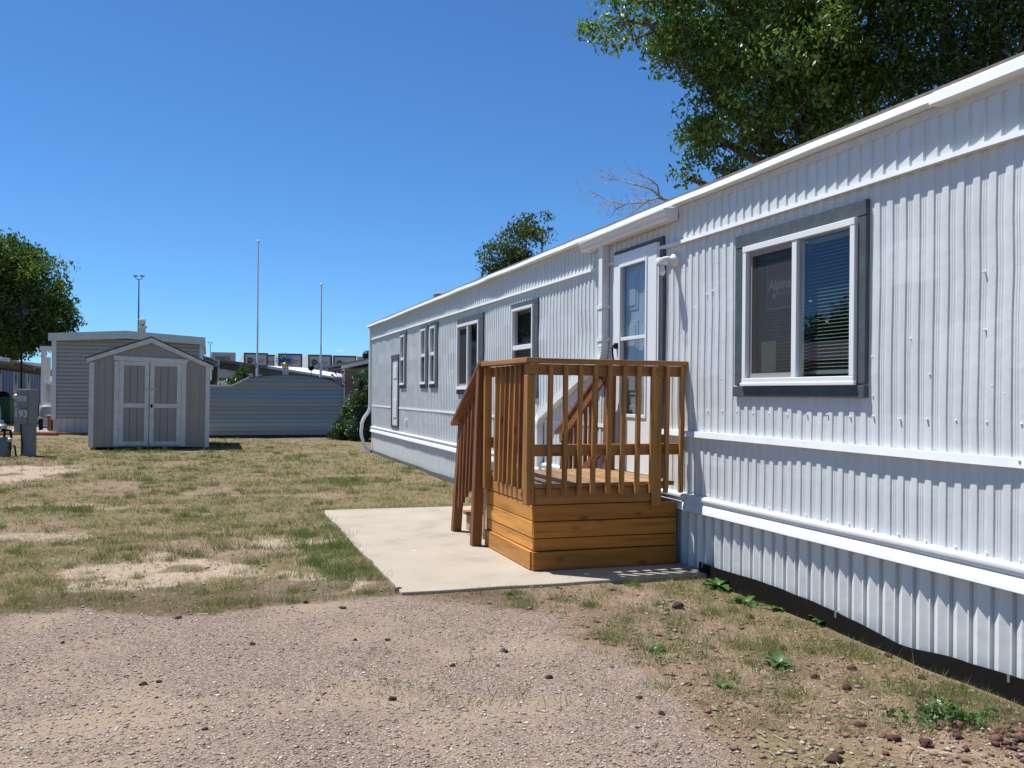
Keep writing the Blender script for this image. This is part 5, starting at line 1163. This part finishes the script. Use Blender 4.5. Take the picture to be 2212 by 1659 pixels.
def blob(px, py, Y, rx, ry, rz): c = at(px, py, Y); return (c.x, c.y, c.z, rx, ry, rz)
# big tree behind the roof
Yt = 19.0
tree('shade_tree', 'big leafy green tree rising behind the near end of the white home roof', (hw(14.5, -8)[0]+2.2, 19.5, 0),
     [blob(1390, 40, Yt, 1.05, 1.3, .95), blob(1500, -60, Yt, 1.5, 1.6, 1.3), blob(1500, 130, Yt, .85, 1.2, .8), blob(1600, 60, Yt, 1.3, 1.6, 1.2), blob(1600, 230, Yt-.3, 1.0, 1.2, .9), blob(1540, 365, Yt, .62, .9, .36), blob(1490, 385, Yt, .3, .5, .2), blob(1700, 130, Yt-.5, 1.4, 1.5, 1.3),
      blob(1730, 270, Yt-.5, 1.15, 1.3, 1.0), blob(1840, 60, Yt, 1.5, 1.7, 1.4), blob(1870, 200, Yt, 1.2, 1.4, 1.1), blob(1700, -100, Yt, 2.0, 2.0, 1.6), blob(1900, -150, Yt, 2.2, 2.2, 1.8), blob(1500, 270, Yt+.2, .55, .8, .5)],
     540, 150, .118, 21, .32, .34, cols=[(.09, .16, .026), (.135, .215, .036), (.20, .27, .055), (.05, .10, .02)], w=(3, 3, 2, 1.5), narrow=.42, droop=.45)
tree('shade_tree', 'added dense tree at the top right corner behind the roof, crown shade put into dark leaf colours', (9.5, 17.5, 0),
     [blob(2030, 60, 17.5, 1.1, 1.6, 1.0), blob(2130, 0, 17, 1.3, 1.6, 1.3), blob(2190, 120, 16.5, 1.0, 1.4, .8), blob(2080, 170, 17.5, .9, 1.2, .7), blob(2250, 0, 16, 1.6, 1.8, 1.3), blob(2000, 220, 18, .6, .9, .5), blob(2150, -200, 16.5, 2.8, 2.8, 1.9), blob(2400, -150, 15.5, 2.6, 2.6, 1.9), blob(1950, -280, 17.5, 2.6, 2.6, 1.6), blob(2300, -450, 16, 3.2, 3.2, 1.8)],
     760, 90, .11, 31, .48, .32, cols=[(.03, .075, .014), (.045, .10, .018), (.07, .13, .025)], w=(3, 2, 1), narrow=.42)  # stands in for the big crown's shaded inside; shade put into darker leaf tints
# small tree behind the middle of the roof
Yb = 33
tree('young_tree', 'small upright grey green tree behind the middle of the white home roof', (at(1120, 850, Yb).x, Yb, 0),
     [blob(1090, 570, Yb, .85, .9, .8), blob(1130, 525, Yb, .85, .9, .8), blob(1172, 500, Yb, .28, .3, .62), blob(1140, 495, Yb, .22, .3, .5), blob(1135, 590, Yb, 1.0, 1, .8), blob(1070, 590, Yb, .5, .6, .5), blob(1100, 650, Yb, 1, 1, 1)],
     150, 60, .15, 41, .30, .14, cols=[(.05, .075, .03), (.08, .105, .04), (.13, .15, .065)], w=(3, 3, 1), narrow=.38, upbias=.1, mat=M_LEAFF)
tree('young_tree', 'tip of a tree barely showing over the roof edge left of the gutter', (at(1230, 850, 36).x, 36, 0), [blob(1228, 548, 36, .35, .4, .42), blob(1232, 600, 36, .8, .8, .8)], 26, 40, .15, 43, .22, .1, cols=[(.045, .085, .028), (.075, .12, .04)], w=(1, 1), mat=M_LEAFF)
# bare branch reaching over the roof
Yd = 21.0; dt = thing('bare_tree', 'leafless grey branches reaching over the roof edge left of the big tree', 'tree', (at(1620, 850, Yd).x, Yd, 0))
r = np.random.default_rng(77); q = MB(); A_ = lambda x, y, dy=0: at(x, y, Yd+dy)
q.tube([A_(1640, 960), A_(1610, 600), A_(1560, 470), A_(1500, 438), A_(1450, 433)], [.16, .13, .08, .045, .032], 8, False); q.build('trunk', M_TWIG, dt, smooth=True)
q = MB()
mains = [[(1450, 433), (1420, 428), (1385, 438), (1350, 441), (1310, 432), (1275, 412)], [(1440, 436), (1405, 408), (1370, 398), (1330, 388), (1295, 380)], [(1425, 428), (1420, 400), (1400, 385), (1370, 372)], [(1400, 432), (1375, 452), (1355, 470)], [(1350, 441), (1330, 452), (1318, 470)]]
for m in mains:
    P = [A_(x, y, r.normal()*.15) for x, y in m]; n = len(P); q.tube(P, [.024*(1-.8*i/(n-1)) for i in range(n)], 6, False)
    for i in range(1, n):
        for k in range(3):
            d = Vector((-.9+r.normal()*.4, r.normal()*.4, -.08+r.normal()*.35)); branches(q, P[i-1].lerp(P[i], r.random()), d, .17+.18*r.random(), .0050, 2, r, .0, (2, 2), .4)
q.build('branches', M_TWIG, dt)
# left tree behind the blue home
Yl = 58
tree('shade_tree', 'broad dark green tree behind the blue home at the left edge', (at(20, 850, Yl).x, Yl, 0),
     [blob(20, 560, Yl, 1.6, 2, 1.4), blob(75, 595, Yl, 1.7, 2, 1.3), blob(110, 640, Yl, 1.3, 1.6, 1.2), blob(60, 660, Yl, 1.8, 2, 1.4), blob(125, 690, Yl, 1.1, 1.4, .8), blob(0, 640, Yl, 2.2, 2.4, 1.8), blob(85, 720, Yl, 1.6, 1.8, 1.1), blob(-80, 560, Yl, 3, 3, 2.4), blob(10, 730, Yl, 2.2, 2, 1.2), blob(60, 745, Yl, 1.6, 1.6, .9), blob(40, 700, Yl, 1.6, 1.6, 1.2), blob(0, 770, Yl, 2, 1.6, .9), blob(-90, 700, Yl, 3, 3, 2)],
     600, 70, .26, 51, .55, .4, cols=[(.06, .10, .024), (.09, .14, .032), (.13, .18, .045)], w=(3, 3, 1), narrow=.45, mat=M_LEAFF)
# shrubs near the far corner
def shrub(name, lab, base, blobs, ncl, per, size, seed, cols, w, spread=.2, **kw):
    r = np.random.default_rng(seed); T = thing(name, lab, 'shrub', base); q = MB()
    for b in blobs: q.tube([(base[0]+r.normal()*.05, base[1]+r.normal()*.05, base[2]-.05), tuple((Vector(base)+Vector(b[:3]))/2+Vector(r.normal(size=3))*.05), b[:3]], [.03, .02, .01], 6, False)
    q.build('stems', M_BARK, T)
    foliage('foliage', T, base, crown_clusters(blobs, ncl, r, spread, .4), per, size, cols, w, seed+1, **kw); return T
s2 = lambda x, y, Y, rx, ry, rz: (*pt(z2, x, y, Y), rx, ry, rz)
c = pt(z2, 2010, 1240, 27.5); shrub('juniper', 'tall blue green juniper against the far corner of the white home', (c.x, 27.5, 0), [s2(2040, 640, 27.5, .35, .4, .4), s2(2010, 800, 27.5, .42, .5, .5), s2(2030, 950, 27.5, .5, .5, .5), s2(2020, 1120, 27.5, .5, .5, .45), s2(1960, 850, 27.5, .2, .3, .3)], 170, 60, .085, 61, [(.03, .075, .035), (.05, .105, .045), (.02, .05, .026)], (3, 2, 2), .13, narrow=.3, droop=0)
c = pt(z2, 1870, 1240, 28); shrub('leafy_shrub', 'yellow green broadleaf shrub between the fence end and the juniper', (c.x, 28.2, 0), [s2(1880, 930, 28.2, .24, .3, .32), s2(1910, 1020, 28.2, .32, .4, .4), s2(1890, 1140, 28.2, .36, .4, .36), s2(1960, 1170, 28.2, .35, .4, .3)], 90, 40, .10, 63, [(.07, .12, .025), (.12, .17, .04), (.03, .06, .015)], (3, 2, 2), .14, narrow=.55)
c = pt(z2, 1760, 1240, 28); shrub('leafy_shrub', 'low dark green shrub in front of the right end of the blue fence', (c.x, 28.5, 0), [s2(1770, 1190, 28.5, .30, .3, .24), s2(1840, 1170, 28.3, .36, .35, .34), s2(1790, 1100, 28.5, .12, .15, .14), s2(1715, 1210, 28.6, .16, .2, .14)], 75, 40, .10, 65, [(.018, .04, .012), (.03, .06, .016)], (3, 2), .13, narrow=.5)
c = pt(z2, 700, 690, 31); shrub('fir_bush', 'pointed dark green fir bush rising above the stepped part of the blue fence', (c.x, 31, 0), [s2(730, 570, 31, .16, .2, .3), s2(720, 640, 31, .30, .3, .3), s2(690, 700, 31, .42, .4, .4), s2(640, 680, 31, .22, .3, .2), s2(690, 850, 31, .6, .5, .5)], 110, 50, .09, 67, [(.035, .085, .018), (.06, .12, .025)], (3, 2), .12, narrow=.28, droop=-.4)
c = pt(z2, 490, 690, 30.5); shrub('flowering_plant', 'pale green leafy plant showing over the low part of the blue fence', (c.x, 30.5, 0), [s2(485, 668, 30.5, .18, .2, .15), s2(490, 800, 30.5, .3, .3, .5)], 26, 40, .06, 69, [(.14, .19, .09), (.22, .26, .14)], (2, 1), .1)
c = pt(z2, 1885, 800, 30); shrub('flowering_plant', 'thin plant with pale pink flowers in front of the tan home', (c.x, 30, 0), [s2(1885, 800, 30, .15, .2, .2), s2(1890, 900, 30, .2, .2, .3)], 10, 14, .10, 71, [(.45, .30, .28), (.6, .45, .42), (.2, .14, .10)], (2, 2, 1), .1)
# beyond the left edge of the view: what the windows mirror
T = thing('neighbour_home', 'home across the lot, mirrored in the big window', 'mobile home', (-27, 26, 0))
q = MB().box(-33, -27, 15, 32, .5, 3.0); q.build('wall', paint('mirror_wall', (.4, .38, .36), .6), T); q = MB().prism([(-33.4, 3.0), (-26.6, 3.0), (-30, 4.0)], lambda x, y, t: (x, t, y), 14.7, 32.3); q.build('roof', paint('mirror_roof', (.16, .14, .13), .8), T)
tree('shade_tree', 'round tree across the lot, mirrored in the big window', (-38, 33, 0), [(-38, 33, 4.2, 2.2, 2.2, 1.6), (-37, 32, 5.6, 1.2, 1.2, 1.0), (-39, 34.5, 4.6, 1.4, 1.4, 1.2)], 120, 50, .3, 81, .6, .25)

# ================================================================ GRASS, STONES, WEEDS
r = np.random.default_rng(3)
def sample_ground(n, y0, y1, pw, x0f=-.80, x1f=.62):
    t = r.random(n); a = 1-pw; Y = (y0**a+(y1**a-y0**a)*t)**(1/a); X = Y*(x0f+(x1f-x0f)*r.random(n)); return X, Y
def open_ground(X, Y):
    u, v = uv_of(X, Y); ok = (v > .09) & ~((v < 2.47) & (u > 6.42) & (u < 11.14)) & ~((v < .0))
    a, c = SP.inv(X, Y); ok &= ~((a > xl-.05) & (a < xr+.05) & (c > -.03)); a, c = fz.inv(X, Y); ok &= c < -.04
    return ok
def blades(name, X, Y, h, w, cols, lean=.5, kpt=5, spread=.03):
    n = len(X)*kpt; ix = np.repeat(np.arange(len(X)), kpt)
    bx = X[ix]+r.normal(size=n)*spread*(h[ix]/.05); by = Y[ix]+r.normal(size=n)*spread*(h[ix]/.05); bz = gz(bx, by)-.004
    a = r.random(n)*6.283; hh = h[ix]*(.45+.75*r.random(n)); ww = w[ix]*(.6+.8*r.random(n))
    la = r.random(n)*6.283; lr = hh*lean*(.3+r.random(n))
    V = np.stack([np.stack([bx-np.cos(a)*ww, by-np.sin(a)*ww, bz], 1), np.stack([bx+np.cos(a)*ww, by+np.sin(a)*ww, bz], 1),
                  np.stack([bx+np.cos(la)*lr, by+np.sin(la)*lr, bz+hh], 1)], 1)
    return stuff(np_mesh(name, V.reshape(-1, 3), np.arange(3*n).reshape(-1, 3), M_GRASSB, tint=cols[ix]*(1+(r.random((n, 1))-.5)*.5)))
STRAW = np.array((.35, .285, .165)); OLIVE = np.array((.17, .16, .075)); GREEN = np.array((.135, .152, .064)); BRIGHT = np.array((.10, .17, .045))
X, Y = sample_ground(185000, 4.0, 28.9, 1.75); ok = open_ground(X, Y); X, Y = X[ok], Y[ok]
g, th, gn, so_, pl_ = masks(X, Y); dens = np.clip(.14+.9*th+.8*gn, 0, 1)*(1-g)**2*(.25+.75*sst(.35, .6, fbm(X, Y, 3.2, 91)+.1*gn)); nh_ = (X > -.9) & (Y < 7.1); dens = np.where(nh_, np.clip(dens*.95+.10*(1-g)**2, 0, 1), dens)
ok = r.random(len(X)) < dens; X, Y, gn, th = X[ok], Y[ok], gn[ok], th[ok]
isg = r.random(len(X)) < (.10+.8*gn); mixv = r.random((len(X), 1))
cols = np.where(isg[:, None], GREEN*(1-mixv*.6)+OLIVE*mixv*.9, STRAW*(1-mixv*.65)+OLIVE*mixv*.65)
far = np.clip(Y/9, .7, 2.4)
blades('dry_grass', X, Y, np.where(isg, .045, .032)*(.8+.25*far), .0022*far**1.25, cols, .8, 5, .028)
# greener, taller tufts
X, Y = sample_ground(36000, 4.2, 28.5, 1.7); ok = open_ground(X, Y); X, Y = X[ok], Y[ok]
g, th, gn, so_, pl_ = masks(X, Y); u, v = uv_of(X, Y); strip_ = (v > 2.42) & (v < 2.88) & (u > 7.0) & (u < 11.2)
dens = (.03+.55*gn**2)*(1-g)**3*sst(.42, .62, fbm(X, Y, 2.6, 95)); dens = np.where(strip_, .85*sst(.36, .54, fbm(X, Y, 2, 97))*sst(10.8, 8.6, u), dens); dens = np.where((X > -.9) & (Y < 7.1), dens*.8+.02, dens)
ok = r.random(len(X)) < dens; X, Y = X[ok], Y[ok]; mixv = r.random((len(X), 1)); far = np.clip(Y/9, .7, 2.2)
blades('grass_tufts', X, Y, (.05+.05*r.random(len(X)))*(.8+.2*far), .0026*far, BRIGHT*(1-mixv)+GREEN*mixv, .65, 9, .030)
# clumps of longer green blades
X0, Y0 = sample_ground(4600, 4.4, 24, 1.5); ok = open_ground(X0, Y0); X0, Y0 = X0[ok], Y0[ok]
g, th, gn, so_, pl_ = masks(X0, Y0); ok = r.random(len(X0)) < (.20+.6*gn)*(1-g)**3*np.where((X0 > -.9) & (Y0 < 7.1), .9, 1); X0, Y0 = X0[ok], Y0[ok]
rp = r.integers(4, 16, len(X0)); ix = np.repeat(np.arange(len(X0)), rp); sp = (.02+.07*r.random(len(X0)))*np.clip(Y0/8, .8, 2)
X = X0[ix]+r.normal(size=len(ix))*sp[ix]; Y = Y0[ix]+r.normal(size=len(ix))*sp[ix]*.8; ok = open_ground(X, Y); X, Y, ix = X[ok], Y[ok], ix[ok]; mixv = r.random((len(X0), 1))[ix]; far = np.clip(Y/9, .7, 2.2)
blades('grass_clumps', X, Y, (.045+.05*r.random(len(X)))*(.8+.2*far), .0024*far, np.array((.10, .165, .04))*(1-mixv)+OLIVE*1.2*mixv, .75, 8, .022)
# gravel stones, loose stones
X, Y = sample_ground(34000, 3.3, 6.9, 1.6); g, th, gn, so_, pl_ = masks(X, Y); ok = r.random(len(X)) < g**2*.9+.05; ok &= open_ground(X, Y); X, Y = X[ok], Y[ok]; n = len(X)
sz_ = np.clip(.0046*np.exp(r.normal(size=n)*.42), .0025, .0115)
stuff(stone_mesh('gravel_stones', np.stack([X, Y, gz(X, Y)+.004+sz_*.15], 1), sz_, palette(n, [(.42, .325, .26), (.52, .43, .35), (.74, .67, .58), (.13, .105, .10), (.36, .24, .19), (.28, .22, .19)], [4, 3.5, 1.5, .6, 1.4, 1.6], r, .18), .55, 9))
X, Y = sample_ground(11000, 3.6, 9, 1.7, -.5, .66); ok = open_ground(X, Y) & (masks(X, Y)[0] < .5) & ((X > .2) | (r.random(len(X)) < .3)); X, Y = X[ok], Y[ok]; n = len(X); sz_ = np.clip(.007*np.exp(r.normal(size=n)*.5), .003, .022)
stuff(stone_mesh('loose_stones', np.stack([X, Y, gz(X, Y)+sz_*.2], 1), sz_, palette(n, [(.34, .24, .18), (.52, .42, .32), (.15, .075, .06), (.28, .15, .12)], [3, 2, 2, 1.4], r, .2), .55, 11))
n = 420; X = r.normal(2.52, .28, n); Y = r.normal(4.0, .22, n); uu, vv = uv_of(X, Y); ok = (vv > .1) & (X > 1.9); X, Y = X[ok], Y[ok]; n = len(X); sz_ = np.clip(.018*np.exp(r.normal(size=n)*.35), .008, .035)
stuff(stone_mesh('lava_gravel', np.stack([X, Y, gz(X, Y)+sz_*.3], 1), sz_, palette(n, [(.13, .055, .045), (.08, .045, .04), (.30, .20, .17), (.2, .09, .07)], [3, 2, 1.3, 2], r, .2), .65, 13))
# dead bits: twigs and straw
X, Y = sample_ground(4200, 3.6, 11, 1.6); ok = open_ground(X, Y) & (masks(X, Y)[0] < .8); X, Y = X[ok], Y[ok]; n = len(X); a = r.random(n)*6.28; L = .010+.034*r.random(n)**2; w_ = .0013+.0008*r.random(n); z = gz(X, Y)+.008
e = np.stack([np.cos(a), np.sin(a)], 1); pz = np.stack([-e[:, 1], e[:, 0]], 1)
Vt = np.stack([np.stack([X+e[:, 0]*L*s1+pz[:, 0]*w_*s2, Y+e[:, 1]*L*s1+pz[:, 1]*w_*s2, z+.01*(s1 > 0)*r.random(n)], 1) for s1, s2 in ((-1, -1), (1, -1), (1, 1), (-1, 1))], 1)
stuff(np_mesh('straw_litter', Vt.reshape(-1, 3), np.arange(4*n).reshape(-1, 4), M_GRASSB, tint=palette(n, [(.32, .25, .15), (.16, .10, .065), (.42, .35, .23)], [3, 3, 1.5], r)))
# individual rocks
def rock_mesh(seed):
    rr = np.random.default_rng(seed); import bmesh
    bm = bmesh.new(); bmesh.ops.create_icosphere(bm, subdivisions=2, radius=1.0)
    for v in bm.verts:
        k = 1+.32*(rr.random()-.5)+.25*math.sin(v.co.x*3.1+seed)*math.cos(v.co.y*2.7+seed*2); v.co *= k; v.co.z *= .72
    me = bpy.data.meshes.new('rock'); bm.to_mesh(me); bm.free(); return me
M_ROCK = paint('lava_rock', (.055, .042, .04), .9, .45, 30, .9, .2, 0, 90); M_ROCKR = paint('lava_rock_red', (.105, .05, .042), .9, .45, 30, .9, .2, 0, 90)
RM = []
for i in range(3):
    for m in (M_ROCK, M_ROCKR): me = rock_mesh(i*2+3); me.materials.append(m); RM.append(me)
def rock(x, y, s, lab, red, grp):
    o = bpy.data.objects.new('rock', RM[random.randrange(3)*2+(1 if red else 0)]); COL.objects.link(o)
    o.location = (x, y, float(gz(x, y))+s*.35); o.scale = (s*random.uniform(.85, 1.3), s, s*random.uniform(.8, 1.1)); o.rotation_euler = (random.uniform(-.3, .3), random.uniform(-.3, .3), random.uniform(0, 6.28)); tag(o, lab, 'rock', grp)
for x, y in ((-1.109, 6.164), (-.028, 5.165), (-.708, 5.384), (.62, 4.428), (.692, 4.194), (-1.736, 4.596), (-1.468, 5.281), (-2.558, 5.294), (-2.097, 5.852), (-1.398, 6.329), (-1.801, 4.558), (-.9, 5.38), (-.3, 4.9), (.2, 4.7), (-.55, 4.35), (-1.3, 3.95)):
    rock(x, y, random.uniform(.014, .022), 'small dark rock lying loose on the gravel driveway', False, 'dark rocks on the gravel')
rock(-.80, 6.62, .03, 'dark rock tucked at the near corner of the concrete pad', False, None)
rock(1.149, 6.329, .045, 'largest dark rock, in the dirt between the porch and the black edging', False, None)
for x, y in ((1.583, 6.107), (1.584, 5.378), (1.744, 5.334), (1.597, 4.845), (1.698, 4.655), (2.151, 5.252), (2.162, 4.861), (2.374, 4.949), (2.30, 4.7), (1.569, 4.127), (1.645, 3.961), (1.761, 3.911), (1.298, 3.702), (1.177, 5.365), (1.85, 5.0), (2.02, 4.55)):
    rock(x, y, random.uniform(.018, .032), 'small reddish lava rock in the dirt near the black edging', True, 'reddish rocks in the dirt')
# broadleaf weeds
def weed(x, y, s, lab, nl=11, grp=None):
    T = thing('weed', lab, 'weed', (x, y, float(gz(x, y)))); z0 = T['_o'][2]; rr = np.random.default_rng(int(abs(x*1000+y*77)))
    V = []; F_ = []; C_ = []
    for i in range(nl):
        a = 6.283*i/nl+rr.normal()*.3; L = s*(.6+.6*rr.random()); el = .25+.75*rr.random(); d = np.array((math.cos(a), math.sin(a), 0)); sd_ = np.array((-math.sin(a), math.cos(a), 0)); W_ = L*(.16+.08*rr.random())
        b0 = len(V); n = 5
        for j in range(n+1):
            t = j/n; p = np.array((x, y, z0))+d*L*t*math.cos(el*(1-.5*t))+np.array((0, 0, L*(math.sin(el)*t-.45*t*t))); ww = W_*math.sin(math.pi*min(1, t*.85+.1))**.8*(1+.25*(j % 2))
            V += [p-sd_*ww+np.array((0, 0, ww*.3)), p, p+sd_*ww+np.array((0, 0, ww*.3))]
        for j in range(n):
            for k in range(2): F_.append((b0+j*3+k, b0+j*3+k+1, b0+j*3+k+4, b0+j*3+k+3)); C_.append(np.array((.045, .105, .02))*(.8+.6*rr.random()))
    np_mesh('leaves', np.array(V)-np.array(T['_o']), F_, M_LEAF, T, np.array(C_))
weed(1.571, 7.014, .17, 'largest broadleaf weed, right at the end of the black edging by the pad', 16)
weed(1.468, 7.382, .08, 'small weed at the corner of the concrete pad beside the skirting')
weed(1.662, 6.518, .13, 'leafy weed beside the black edging, next after the largest one', 12)
weed(1.815, 6.35, .10, 'small leafy weed with yellowing leaves close to the black edging', 9)
weed(2.02, 5.95, .12, 'flat spreading weed midway along the black edging', 12)
weed(1.462, 5.05, .11, 'spiky weed in the dirt among the reddish rocks', 13)
weed(.825, 5.257, .07, 'lone bright weed on the dirt at the edge of the gravel', 8)
weed(1.066, 4.637, .06, 'tiny weed on the dirt near the gravel edge, in the foreground', 8)
weed(-.02, 6.60, .06, 'small weed sprouting under the front edge of the concrete pad', 8)
cc = [(2.02+.12*r.normal(), 4.17+.05*r.normal(), .0+.035*r.random(), .035) for _ in range(20)]
T = thing('weed', 'bushy green weed patch beside the reddish gravel at the lower right', 'weed', (2.05, 4.2, -.05)); foliage('leaves', T, (2.05, 4.2, -.05), cc, 26, .026, [(.05, .12, .03), (.08, .16, .04)], [2, 1], 301, .05, narrow=.5, droop=-.1)
for o in bpy.data.objects:
    if '_o' in o: del o['_o']
